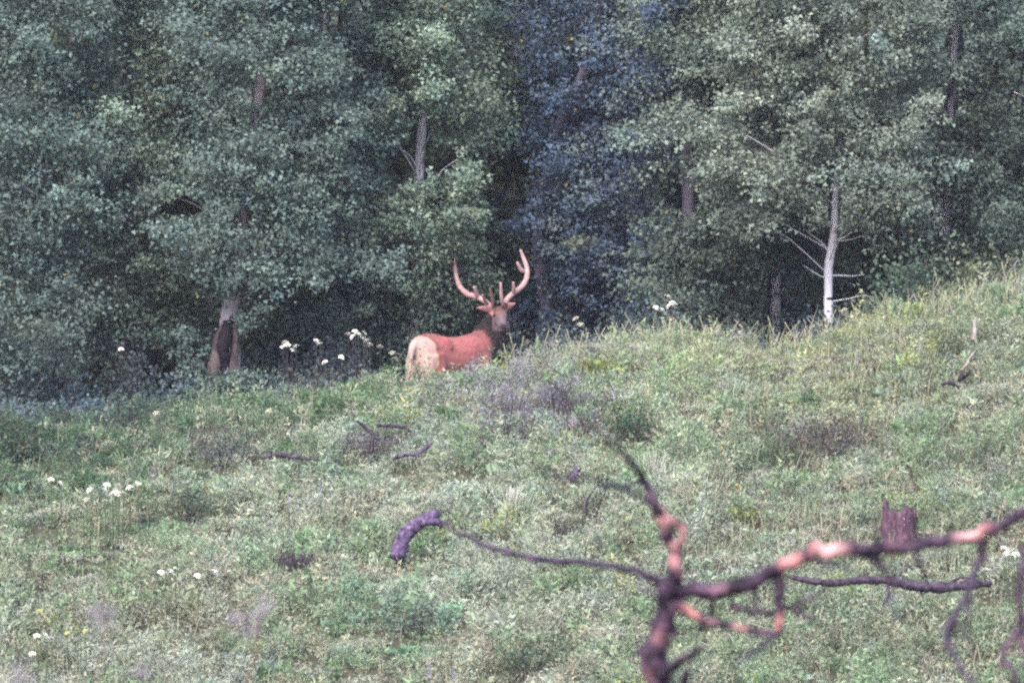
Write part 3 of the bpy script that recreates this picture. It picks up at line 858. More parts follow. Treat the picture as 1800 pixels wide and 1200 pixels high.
def meadow():
    g = np.random.default_rng(99)
    n = 12500
    x, y = area_points(n, g)
    px = 900 + x / y * F
    keep = ~((y > 86.9) & (px < 760) & (g.random(n) < 0.6))
    low = np.zeros(n, bool)
    for (cx, cy, cr) in CLEAR:
        low |= (x - cx) ** 2 + ((y - cy) * 0.8) ** 2 < cr * cr
    keep &= ~(low & (g.random(n) < 0.38))
    x, y, low = x[keep], y[keep], low[keep]
    n = len(x)
    z = gz(x, y)
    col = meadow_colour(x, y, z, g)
    px = 900 + x / y * F
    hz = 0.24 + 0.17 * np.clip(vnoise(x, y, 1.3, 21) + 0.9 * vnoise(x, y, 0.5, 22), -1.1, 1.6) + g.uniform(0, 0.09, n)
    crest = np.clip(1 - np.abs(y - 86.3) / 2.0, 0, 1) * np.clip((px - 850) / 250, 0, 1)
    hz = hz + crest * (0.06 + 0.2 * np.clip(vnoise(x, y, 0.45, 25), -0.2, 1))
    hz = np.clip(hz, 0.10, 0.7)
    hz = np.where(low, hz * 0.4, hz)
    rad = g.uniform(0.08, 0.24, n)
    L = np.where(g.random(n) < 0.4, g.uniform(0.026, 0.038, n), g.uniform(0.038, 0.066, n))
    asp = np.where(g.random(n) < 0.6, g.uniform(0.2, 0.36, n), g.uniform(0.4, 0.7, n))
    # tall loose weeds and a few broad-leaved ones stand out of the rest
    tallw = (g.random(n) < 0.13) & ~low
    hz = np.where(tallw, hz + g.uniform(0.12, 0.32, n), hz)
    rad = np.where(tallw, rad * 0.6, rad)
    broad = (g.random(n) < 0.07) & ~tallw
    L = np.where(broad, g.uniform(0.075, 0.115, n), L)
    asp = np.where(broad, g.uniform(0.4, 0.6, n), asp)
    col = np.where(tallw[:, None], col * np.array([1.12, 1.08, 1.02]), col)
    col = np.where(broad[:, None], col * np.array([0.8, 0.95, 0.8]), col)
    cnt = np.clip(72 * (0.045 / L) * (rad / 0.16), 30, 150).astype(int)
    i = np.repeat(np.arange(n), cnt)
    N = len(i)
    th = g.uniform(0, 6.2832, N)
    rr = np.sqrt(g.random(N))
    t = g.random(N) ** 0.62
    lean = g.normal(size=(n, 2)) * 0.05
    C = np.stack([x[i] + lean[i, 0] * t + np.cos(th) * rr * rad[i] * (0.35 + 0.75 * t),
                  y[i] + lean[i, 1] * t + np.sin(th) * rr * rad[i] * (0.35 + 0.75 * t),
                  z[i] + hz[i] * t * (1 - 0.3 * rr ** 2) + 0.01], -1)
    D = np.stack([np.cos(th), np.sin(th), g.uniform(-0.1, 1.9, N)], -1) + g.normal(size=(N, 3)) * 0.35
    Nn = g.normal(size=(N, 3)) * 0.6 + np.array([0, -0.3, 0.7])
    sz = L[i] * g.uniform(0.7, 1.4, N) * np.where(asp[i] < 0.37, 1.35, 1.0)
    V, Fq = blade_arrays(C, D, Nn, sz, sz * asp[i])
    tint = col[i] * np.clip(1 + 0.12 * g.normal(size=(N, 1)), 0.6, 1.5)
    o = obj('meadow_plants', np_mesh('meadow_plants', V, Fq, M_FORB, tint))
    tag(o, kind='stuff')

    n = 17000
    x, y = area_points(n, g)
    z = gz(x, y)
    m = 10
    C = np.repeat(np.stack([x, y, z], -1), m, 0) + g.normal(size=(n * m, 3)) * np.array([0.07, 0.07, 0.0])
    C[:, 2] += g.uniform(0.01, 0.14, n * m)
    D = g.normal(size=(n * m, 3)) + np.array([0, 0, 0.7])
    Nn = g.normal(size=(n * m, 3)) * 0.5 + np.array([0, -0.3, 1])
    sz = g.uniform(0.03, 0.07, n * m)
    V, Fq = blade_arrays(C, D, Nn, sz, sz * 0.6)
    tint = np.repeat(meadow_colour(x, y, z, g) * 0.75, m, 0) * np.clip(1 + 0.15 * g.normal(size=(n * m, 1)), 0.5, 1.5)
    tag(obj('ground_cover', np_mesh('ground_cover', V, Fq, M_FORB, tint)), kind='stuff')

    # grass: bent blades of two quads
    n = 26000
    x, y = area_points(n, g)
    px = 900 + x / y * F
    dens = 0.35 + 0.5 * vnoise(x, y, 1.0, 23) + 0.5 * np.clip((px - 900) / 500, 0, 1)
    k = g.random(n) < dens
    x, y, px = x[k], y[k], px[k]
    n = len(x)
    z = gz(x, y)
    crest = np.clip(1 - np.abs(y - 86.3) / 2.2, 0, 1) * np.clip((px - 900) / 300, 0, 1)
    h = g.uniform(0.16, 0.40, n) * (1 + 0.3 * vnoise(x, y, 0.7, 27)) + crest * g.uniform(0, 0.34, n)
    a = g.uniform(0, 6.2832, n)
    bend = g.uniform(0.15, 0.9, n) * h
    wd = g.uniform(0.003, 0.007, n)
    d = np.stack([np.cos(a), np.sin(a), 0 * a], -1)
    s = np.stack([-np.sin(a), np.cos(a), 0 * a], -1) * wd[:, None]
    # blades face the viewer at random, as real ones do
    b0 = np.stack([x, y, z], -1)
    b1 = b0 + d * (bend * 0.35)[:, None] + np.array([0, 0, 1]) * (h * 0.6)[:, None]
    b2 = b0 + d * bend[:, None] + np.array([0, 0, 1]) * h[:, None]
    V = np.stack([b0 - s, b0 + s, b1 + s * 0.8, b1 - s * 0.8, b2 + s * 0.25, b2 - s * 0.25], 1).reshape(-1, 3)
    o6 = np.arange(n)[:, None] * 6
    Fq = np.concatenate([o6 + np.array([[0, 1, 2, 3]]), o6 + np.array([[3, 2, 4, 5]])], 0)
    gc = np.array([[0.20, 0.21, 0.14], [0.16, 0.19, 0.10], [0.25, 0.22, 0.16], [0.27, 0.26, 0.20]])[g.integers(0, 4, n)]
    tint = gc * np.clip(1 + 0.15 * g.normal(size=(n, 1)), 0.6, 1.5)
    tint = np.concatenate([tint, tint], 0)
    o = obj('meadow_grass', np_mesh('meadow_grass', V, Fq, M_GRASS, tint))
    tag(o, kind='stuff')

    # long seeding stems on the crest
    n = 520
    x, y = area_points(n, g, -0.2, 9.2, 84.6, 87.4)
    kk = g.random(n) < 0.5 + 0.6 * vnoise(x, y, 0.6, 61)
    x, y = x[kk], y[kk]
    n = len(x)
    z = gz(x, y)
    h = g.uniform(0.34, 0.68, n)
    a = g.uniform(-1.2, 1.2, n) + np.where(g.random(n) < 0.6, 0, np.pi)
    bend = g.uniform(0.1, 0.6, n) * h
    d = np.stack([np.cos(a), np.sin(a), 0 * a], -1)
    b0 = np.stack([x, y, z], -1)
    up = np.array([0, 0, 1.0])
    b1 = b0 + d * (bend * 0.3)[:, None] + up * (h * 0.62)[:, None]
    b2 = b0 + d * bend[:, None] + up * h[:, None]
    sx = np.array([0.0028, 0, 0])
    V = np.stack([b0 - sx, b0 + sx, b1 + sx, b1 - sx, b2 + sx * 2, b2 - sx * 2], 1).reshape(-1, 3)
    o6 = np.arange(n)[:, None] * 6
    Fq = np.concatenate([o6 + np.array([[0, 1, 2, 3]]), o6 + np.array([[3, 2, 4, 5]])], 0)
    gc = np.array([[0.25, 0.26, 0.18], [0.19, 0.23, 0.14], [0.30, 0.28, 0.22]])[g.integers(0, 3, n)]
    tag(obj('tall_grass', np_mesh('tall_grass', V, Fq, M_GRASS, np.concatenate([gc, gc], 0))), kind='stuff')

    # loose seed heads and tiny blossoms above the cover
    n = 9000
    x, y = area_points(n, g)
    k = g.random(n) < 0.45 + 0.4 * vnoise(x, y, 0.8, 24)
    x, y = x[k], y[k]
    n = len(x)
    z = gz(x, y) + g.uniform(0.2, 0.48, n)
    m = 5
    C = np.repeat(np.stack([x, y, z], -1), m, 0) + g.normal(size=(n * m, 3)) * np.array([0.012, 0.012, 0.03])
    D = g.normal(size=(n * m, 3)) * 0.5 + np.array([0, 0, 1])
    Nn = g.normal(size=(n * m, 3))
    sz = g.uniform(0.014, 0.03, n * m)
    V, Fq = leaf_arrays(C, D, Nn, sz, sz * 0.5)
    cc = np.array([[0.30, 0.26, 0.20], [0.24, 0.21, 0.19], [0.27, 0.26, 0.16], [0.34, 0.31, 0.26], [0.26, 0.21, 0.22]])[g.integers(0, 5, n)]
    o = obj('grass_seed_heads', np_mesh('grass_seed_heads', V, Fq, M_GRASS, np.repeat(cc, m, 0)))
    tag(o, kind='stuff')

    # understory on the forest floor and the near valley
    n = 34000
    x = g.uniform(-13, 13, n)
    y = np.concatenate([g.uniform(87.6, 97, 24000), g.uniform(18, 68, n - 24000)])
    z = gz(x, y)
    m = 7
    C = np.repeat(np.stack([x, y, z], -1), m, 0) + g.normal(size=(n * m, 3)) * np.array([0.12, 0.12, 0.0])
    tall = np.where((y > 88.6), np.clip(0.25 + 0.75 * vnoise(x, y, 1.1, 28) + 0.4 * vnoise(x, y, 0.5, 29), 0.05, 1.2), 0.18)
    C[:, 2] += g.random(n * m) ** 0.8 * np.repeat(tall, m) + 0.02
    D = g.normal(size=(n * m, 3)) + np.array([0, 0, 0.6])
    Nn = g.normal(size=(n * m, 3)) * 0.5 + np.array([0, 0, 1])
    sz = g.uniform(0.05, 0.1, n * m)
    V, Fq = blade_arrays(C, D, Nn, sz, sz * 0.7)
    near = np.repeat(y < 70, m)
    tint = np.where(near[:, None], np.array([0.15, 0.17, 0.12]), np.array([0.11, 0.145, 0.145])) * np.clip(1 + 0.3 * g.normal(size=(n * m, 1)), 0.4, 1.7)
    o = obj('undergrowth', np_mesh('undergrowth', V, Fq, M_FORB, tint))
    tag(o, kind='stuff')



# ------------------------------------------------------------------ flowers
def umbel_mesh(seed, colr, r, nf=34, dome=0.5):
    g = np.random.default_rng(seed)
    a = g.uniform(0, 6.28, nf)
    q = np.sqrt(g.random(nf)) * r
    C = np.stack([np.cos(a) * q, np.sin(a) * q, dome * r * (1 - (q / r) ** 2) + g.normal(size=nf) * 0.004], -1)
    D = np.stack([np.cos(a), np.sin(a), g.normal(size=nf) * 0.3], -1)
    Nn = np.stack([np.cos(a) * 0.6, np.sin(a) * 0.6, np.ones(nf)], -1)
    sz = g.uniform(0.35, 0.5, nf) * r
    V, Fq = leaf_arrays(C, D, Nn, sz, sz)
    return np_mesh('flower_head', V, Fq, M_PETAL, np.array(colr) * np.clip(1 + 0.08 * g.normal(size=(nf, 1)), 0.8, 1.1))


def stem_mesh(h, m=None, k=1.0):
    V, Fq = tube_arrays([(0, 0, -h), (0.01, 0, -h * 0.5), (0, 0, 0.005)], [0.007 * k, 0.006 * k, 0.004 * k], 4, 6)
    return np_mesh('stem', V, Fq, m or M_STEM)


UM = [umbel_mesh(s, (0.80, 0.78, 0.70), 0.042 + 0.005 * s, 44) for s in range(3)]
UMW = [umbel_mesh(10 + s, (0.84, 0.82, 0.76), 0.046 + 0.006 * s, 50) for s in range(2)]
UMP = [umbel_mesh(20 + s, (0.42, 0.40, 0.30), 0.05, 40, 0.3) for s in range(2)]
UMY = [umbel_mesh(30 + s, (0.50, 0.46, 0.16), 0.04, 30) for s in range(2)]
UMG = [umbel_mesh(40 + s, (0.50, 0.33, 0.05), 0.028, 20) for s in range(2)]
ST = stem_mesh(0.76)
STL = stem_mesh(0.95, M_TWIG, 0.6)


def flower(px, py, heads, label, group, h=0.74, Y=None, stem=None, cat='flower', name='white_flower', i=0):
    if Y is None:
        b = on_ground(px, py, h)
        p = np.array([b[0], b[1], b[2] + h])
        CLEAR.append((b[0], b[1] - 0.3, 0.3))
    else:
        p = P(px, py, Y)
    root = thing(name, label, cat, p, group=group)
    hd = obj('flower_head', heads[i % len(heads)], root)
    hd.rotation_euler = (0.6 + 0.2 * math.sin(i * 2.1), 0.2 * math.cos(i * 1.7), i * 1.3)
    obj('stem', stem or ST, root)


grpA = 'white flowers in the cluster at the far left'
for i, (a, b) in enumerate([(90, 843), (106, 850), (98, 860), (161, 855), (158, 862), (188, 853), (184, 861), (208, 855), (203, 862), (198, 867), (206, 867), (216, 868), (192, 871),
                            (227, 845), (228, 858), (243, 851), (260, 856), (184, 882), (197, 879)]):
    flower(a, b, UM, 'white flower head in the cluster of many at the far left of the meadow', grpA, i=i)
for i, (a, b) in enumerate([(152, 878), (146, 888)]):
    flower(a, b, UMP, 'cream flower head at the lower left of the far left cluster', 'cream flowers below the white cluster', i=i)
grpB = 'white flowers of the short row in the lower left meadow'
for i, (a, b) in enumerate([(283, 1007), (300, 1005), (308, 1000), (291, 1010)]):
    flower(a, b, UMW, 'white flower head in the tight bunch left of the three separate ones', 'white flowers in the tight lower left bunch', i=i)
for i, ((a, b), l) in enumerate(zip([(347, 1012), (378, 1006), (403, 1006)], ['single white flower, first right of the tight bunch', 'round white flower between two others in the lower left row', 'white flower at the right end of the lower left row'])):
    flower(a, b, UMW, l, grpB, i=i)
for i, (a, b) in enumerate([(65, 1118), (80, 1117), (90, 1123)]):
    flower(a, b, UM, 'small white flower near the yellowish umbels in the bottom left corner', 'white flowers in the bottom left corner', i=i)
flower(57, 1150, UM, 'lowest white flower, alone in the bottom left corner', 'white flowers in the bottom left corner')
for i, (a, b) in enumerate([(70, 1075), (83, 1093), (130, 1100), (141, 1095), (150, 1110), (118, 1113), (136, 1106), (97, 1086)]):
    flower(a, b, UMY, 'yellowish umbel in the patch at the bottom left', 'yellowish umbels at the bottom left', i=i, name='yellow_flower')
grpC = 'white umbels standing on the crest right of the elk'
for i, (a, b) in enumerate([(1153, 541), (1163, 545), (1175, 522), (1187, 537), (1176, 538), (1182, 533)]):
    flower(a, b, UMW, 'white umbel in the tall group against the dark trees right of the elk', grpC, i=i, Y=87.6 + 0.1 * i, stem=STL)
grpD = 'pale flowers in front of the dark shrubs left of the elk'
for i, (a, b) in enumerate([(624, 583), (630, 588), (638, 596), (645, 600), (620, 592), (505, 607), (513, 616), (502, 603), (563, 605), (571, 637), (600, 628), (612, 588), (650, 606), (520, 610), (497, 610), (556, 600), (640, 586), (668, 610)]):
    flower(a, b, UMW, 'pale flower head before the dark shrubs between the split trunk and the elk', grpD, i=i, Y=87.9 + 0.03 * i, stem=STL)
for i, (a, b) in enumerate([(690, 620), (696, 631), (702, 624)]):
    flower(a, b, UMP, 'pale flat umbel close beside the elk\'s rump', 'flat umbels beside the elk\'s rump', i=i, Y=88.2, stem=STL)
flower(213, 614, UM, 'lone white flower in the dark wood left of the split trunk', None, Y=88.2, stem=STL)
for i, (a, b) in enumerate([(1455, 562), (1478, 549), (1470, 540), (1490, 556), (1484, 545)]):
    flower(a, b, UMP, 'cream umbel at the foot of the white aspen trunk', 'cream umbels at the foot of the white trunk', i=i, Y=87.3 + 0.1 * i, stem=STL)
for i, (a, b) in enumerate([(1021, 570), (1130, 572), (1200, 565), (925, 605), (1012, 560)]):
    flower(a, b, UMP, 'pale umbel on the crest between the elk and the white umbel group', 'pale umbels along the crest', i=i, Y=87.2, stem=STL)
for i, (a, b) in enumerate([(1764, 964), (1772, 970), (1782, 968), (1778, 976), (1768, 974), (1786, 975)]):
    flower(a, b, UM, 'dull white flower in the bunch at the right edge below the long branch', 'white flowers at the right edge', i=i)
for i, (a, b) in enumerate([(275, 726), (268, 741), (487, 728), (497, 733), (472, 722)]):
    flower(a, b, UMP, 'pale flower on the upper meadow below the split trunk', 'pale flowers below the split trunk', i=i, h=0.5)
for i, (a, b) in enumerate([(1296, 853), (1303, 858), (1289, 860), (1299, 865), (1268, 788), (1273, 797), (1265, 781), (1345, 690), (1360, 645)]):
    flower(a, b, UMG, ['small yellow flower in the cluster right of the whitish grass tufts', 'small yellow flower beside the dark green bush on the right slope', 'small yellow flower on the upper right slope below the white aspen'][(i > 3) + (i > 6)], 'yellow flowers on the right slope', i=i, h=0.6, name='yellow_flower')


def spike_mesh(seed, colr):
    g = np.random.default_rng(seed)
    nf = 46
    t = g.random(nf)
    a = g.uniform(0, 6.28, nf)
    r = 0.022 * (1 - 0.7 * t)
    C = np.stack([np.cos(a) * r, np.sin(a) * r, t * 0.2], -1)
    D = np.stack([np.cos(a), np.sin(a), 0.5 + 0 * a], -1)
    Nn = np.stack([-np.cos(a) * 0.3, -np.sin(a) * 0.3, 1 + 0 * a], -1)
    sz = 0.03 * (1.1 - 0.5 * t)
    V, Fq = leaf_arrays(C, D, Nn, sz, sz * 0.8)
    return np_mesh('flower_spike', V, Fq, M_PETAL, np.array(colr) * np.clip(1 + 0.1 * g.normal(size=(nf, 1)), 0.7, 1.2))


SP = [spike_mesh(1, (0.42, 0.36, 0.62)), spike_mesh(2, (0.50, 0.44, 0.58))]
for (a, b, k, l) in [(753, 1180, 0, 'lavender flower spike at the bottom edge, left of a pair'), (797, 1186, 0, 'lavender flower spike at the bottom edge, right of a pair'),
                     (563, 862, 1, 'faint lilac flower spike in mid meadow, upper of two'), (507, 880, 1, 'faint lilac flower spike in mid meadow, lower left of two'),
                     (1507, 635, 1, 'whitish flower spike on the right slope, larger one'), (1531, 650, 1, 'whitish flower spike just below the larger one'),
                     (1617, 612, 1, 'small whitish flower spike nearer the pale stick')]:
    bb = on_ground(a, b, 0.6)
    root = thing('flower_spike', l, 'flower', (bb[0], bb[1], bb[2] + 0.52), group='flower spikes in the meadow')
    obj('petals', SP[k], root)
    obj('stem', ST, root)


def tuft(px, py, label, n=60, h=0.42, colr=(0.40, 0.40, 0.35), seed=0, wid=0.3):
    g = np.random.default_rng(seed)
    b = on_ground(px, py, h * 0.5)
    V, Fq, o = [], [], 0
    for i in range(n):
        x0 = g.normal(size=2) * wid * 0.35
        d = g.normal(size=2) * 0.05 + x0 * 0.5
        hh = h * g.uniform(0.55, 1.1)
        v, f = tube_arrays([(x0[0], x0[1], -0.02), (x0[0] + d[0] * 0.4, x0[1] + d[1] * 0.4, hh * 0.6), (x0[0] + d[0], x0[1] + d[1], hh)], [0.004, 0.006, 0.003], 4, 4)
        V.append(v)
        Fq.append(f + o)
        o += len(v)
    V, Fq = np.vstack(V), np.vstack(Fq)
    t = np.tile(np.array(colr), (len(Fq), 1)) * np.clip(1 + 0.12 * g.normal(size=(len(Fq), 1)), 0.7, 1.3)
    ob = obj('grass_tuft', np_mesh('grass_tuft', V, Fq, M_GRASS, t))
    ob.location = [float(q) for q in b]
    tag(ob, label, 'grass tuft', 'whitish grass tufts')


tuft(905, 885, 'whitish grass tuft in mid meadow above the long dark branch', 70, 0.4, seed=1)
tuft(1185, 845, 'whitish grass tuft right of the leaning burnt branch tip', 60, 0.42, seed=2)
tuft(1150, 820, 'whitish grass tuft just left of a similar one beside the burnt branch', 40, 0.4, seed=3)
tuft(1235, 850, 'pale grass tuft between the burnt branch and the yellow flowers', 40, 0.36, (0.34, 0.34, 0.28), seed=4)


# ------------------------------------------------------------------ dead wood in the meadow
def wood(name, label, pts, radii, cat, mat, hs=None, Y=None, seg=11, bump=0.17, seed=0, base=None, group=None):
    """pts in pixels lie a little above the ground cover, hs: height over the ground at each point"""
    pp = []
    for i, (a, b) in enumerate(pts):
        h = hs[i] if hs else 0.25
        if Y is not None:
            pp.append(P(a, b, Y + 0.08 * i))
        else:
            q = on_ground(a, b, h)
            pp.append(np.array([q[0], q[1], q[2] + h]))
    V, Fq = tube_arrays(pp, radii, seg, max(16, 9 * len(pp)), bump, seed)
    CLEAR.extend([(p[0], p[1] - 0.15, 0.16) for p in pp])
    c = np.mean(pp, 0)
    o = obj(name, np_mesh(name, V - c, Fq, mat, smooth=True))
    o.location = [float(q) for q in c]
    return tag(o, label, cat, group)


q = on_ground(700, 975, 0.2)
Yh = q[1]
log = wood('hooked_log', 'hooked purple-grey dead limb arching out of the meadow', [(697, 980), (704, 958), (716, 936), (738, 918), (758, 908), (771, 901)], [0.105, 0.095, 0.10, 0.08, 0.082, 0.05], 'log', M_LOG, Y=Yh - 0.2, seed=1, bump=0.07, seg=9)
sb = P(740, 918, Yh - 0.1) - np.array(log.location)
V, Fq = tube_arrays([sb, P(768, 917, Yh) - np.array(log.location), P(775, 926, Yh) - np.array(log.location)], [0.05, 0.05, 0.03], 7, 12, 0.1, 2)
obj('broken_stub', np_mesh('broken_stub', V, Fq, M_LOG, smooth=True), log)
wood('dead_stick', 'slanting dark stick poking up below the elk, left of the level one', [(666, 772), (650, 758), (628, 740)], [0.03, 0.028, 0.018], 'stick', M_CHAR, Y=on_ground(660, 775, 0.2)[1], seed=2)
wood('dead_stick', 'level dark stick just right of the slanting one below the elk', [(662, 748), (690, 748), (722, 752)], [0.018, 0.022, 0.016], 'stick', M_STICK, Y=on_ground(690, 752, 0.3)[1], seed=3)
wood('dead_log', 'dark purple log half hidden in the growth below the split trunk', [(458, 806), (488, 799), (520, 803), (556, 808)], [0.014, 0.03, 0.034, 0.016], 'log', M_STICK, Y=on_ground(500, 806, 0.3)[1], seed=4)
st = wood('dead_branch', 'crooked pale-ended branch under the two dark sticks', [(690, 806), (710, 800), (730, 799), (745, 790), (758, 777)], [0.02, 0.022, 0.026, 0.03, 0.024], 'branch', M_LOG, Y=on_ground(725, 808, 0.3)[1], seed=5)
wood('dead_stick', 'short violet stick in mid meadow left of the burnt branch', [(1006, 846), (1010, 832), (1018, 822)], [0.04, 0.045, 0.03], 'stick', M_LOG, Y=on_ground(1008, 848, 0.25)[1], seed=6)
wood('dead_stick', 'pale upright broken stick near the right edge of the slope', [(1711, 598), (1714, 584), (1713, 572), (1715, 558)], [0.026, 0.03, 0.024, 0.018], 'stick', M_PALEWOOD, Y=on_ground(1712, 600, 0.3)[1], seed=7)
wood('dead_stick', 'pale leaning stick below the upright one at the right', [(1690, 650), (1700, 640), (1704, 630), (1714, 617)], [0.016, 0.022, 0.018, 0.012], 'stick', M_PALEWOOD, Y=on_ground(1692, 652, 0.25)[1], seed=8)
wood('dead_stick', 'stubby black stick at the foot of the pale leaning stick', [(1686, 668), (1692, 661), (1698, 659), (1706, 650)], [0.025, 0.04, 0.034, 0.016], 'stick', M_CHAR, Y=on_ground(1695, 668, 0.28)[1], seed=9)
wood('dead_stick', 'flat dark stick left below the stubby black one', [(1655, 675), (1670, 673), (1686, 681)], [0.02, 0.026, 0.016], 'stick', M_STICK, Y=on_ground(1670, 680, 0.3)[1], seed=10)
wood('dead_stick', 'upright forked twig in the open shrub in mid meadow', [(1030, 905), (1031, 885), (1036, 872), (1046, 858)], [0.016, 0.014, 0.012, 0.006], 'stick', M_CHAR, Y=on_ground(1030, 912, 0.2)[1], seed=11)
ll = wood('dead_log', 'long thin dark log lying in the meadow behind the burnt tree', [(1388, 1013), (1425, 1021), (1465, 1024), (1510, 1019), (1560, 1020), (1600, 1028), (1650, 1032), (1700, 1028), (1742, 1024)],
          [0.025, 0.036, 0.042, 0.045, 0.05, 0.06, 0.06, 0.055, 0.04], 'log', M_STICK, Y=71.0, seed=12)
for pts in [[(1668, 1026, 71.6), (1690, 1014, 71.5), (1716, 1018, 71.4)], [(1618, 1034, 71.5), (1621, 1048, 71.4)], [(1560, 1030, 71.3), (1562, 1048, 71.2), (1552, 1062, 71.2)]]:
    V, Fq = tube_arrays([P(*p) - np.array(ll.location) for p in pts], [0.02, 0.012], 6, 10, 0.1, 3)
    obj('side_twig', np_mesh('side_twig', V, Fq, M_STICK, smooth=True), ll)


def stump():
    b = on_ground(1580, 958, 0.0)
    g = np.random.default_rng(8)
    seg = 34
    a = np.linspace(0, 2 * np.pi, seg, endpoint=False)
    r0 = 0.205
    H = 0.50
    top = H * (np.interp(np.cos(a), [-1, -0.85, -0.55, -0.25, 0, 0.2, 0.4, 0.6, 0.8, 0.95, 1], [0.98, 1.08, 0.9, 0.95, 0.84, 0.9, 1.02, 0.98, 0.78, 0.86, 0.78]) + g.uniform(-0.16, 0.06, seg))
    rad = r0 * (1 + 0.10 * g.normal(size=seg))
    rings = []
    for t in [-0.35, 0.0, 0.12, 0.3, 0.5, 0.7, 0.85, 1.0]:
        z = t * top if t > 0 else np.full(seg, t * H)
        f = (1.18 if t <= 0 else 1.08 - 0.1 * t) * (1 + 0.05 * g.normal(size=seg))
        rings.append(np.stack([np.cos(a) * rad * f, np.sin(a) * rad * f, z], -1))
    for t, f in [(0.97, 0.78), (0.6, 0.6), (0.4, 0.3)]:
        rings.append(np.stack([np.cos(a) * rad * f, np.sin(a) * rad * f, t * top if t > 0.9 else np.full(seg, H * t * 0.75)], -1))
    V = np.concatenate(rings)
    n = len(rings)
    i = np.arange(n - 1)[:, None] * seg
    j = np.arange(seg)[None, :]
    Fq = np.stack([i + j, i + (j + 1) % seg, i + seg + (j + 1) % seg, i + seg + j], -1).reshape(-1, 4)
    bare = np.clip(g.normal(size=len(V)) * 0.3 - 0.05, 0, 1) * 0.7
    root = thing('broken_stump', 'jagged broken stump, charred and reddish, rising behind the burnt branch', 'stump', b)
    obj('stump_shell', np_mesh('stump_shell', V, Fq, M_STUMP, extra=bare), root)
    for (an, h, rr) in [(2.9, 0.56, 0.03), (4.2, 0.42, 0.035), (5.1, 0.52, 0.028), (5.8, 0.42, 0.03), (3.6, 0.44, 0.035), (4.7, 0.36, 0.03)]:
        x, y = math.cos(an) * 0.17, math.sin(an) * 0.17
        V, Fq = tube_arrays([(x, y, 0.1), (x * 1.05, y * 1.05, h * 0.7), (x * 0.98, y * 0.98, h)], [rr, rr * 0.8, 0.006], 5, 8, 0.15, 3)
        obj('splinter', np_mesh('splinter', V, Fq, M_STUMP, extra=np.full(len(V), 0.12)), root)


M_STUMP = mat_noise('charred_stump', [(0.3, (0.03, 0.016, 0.03)), (0.5, (0.065, 0.036, 0.058)), (0.7, (0.16, 0.09, 0.12))], 17, 8, 0.9, (1, 1, 0.35), 0.8, attr_col=((0.3, 0.13, 0.13), (0.16, 0.06, 0.06)))
stump()


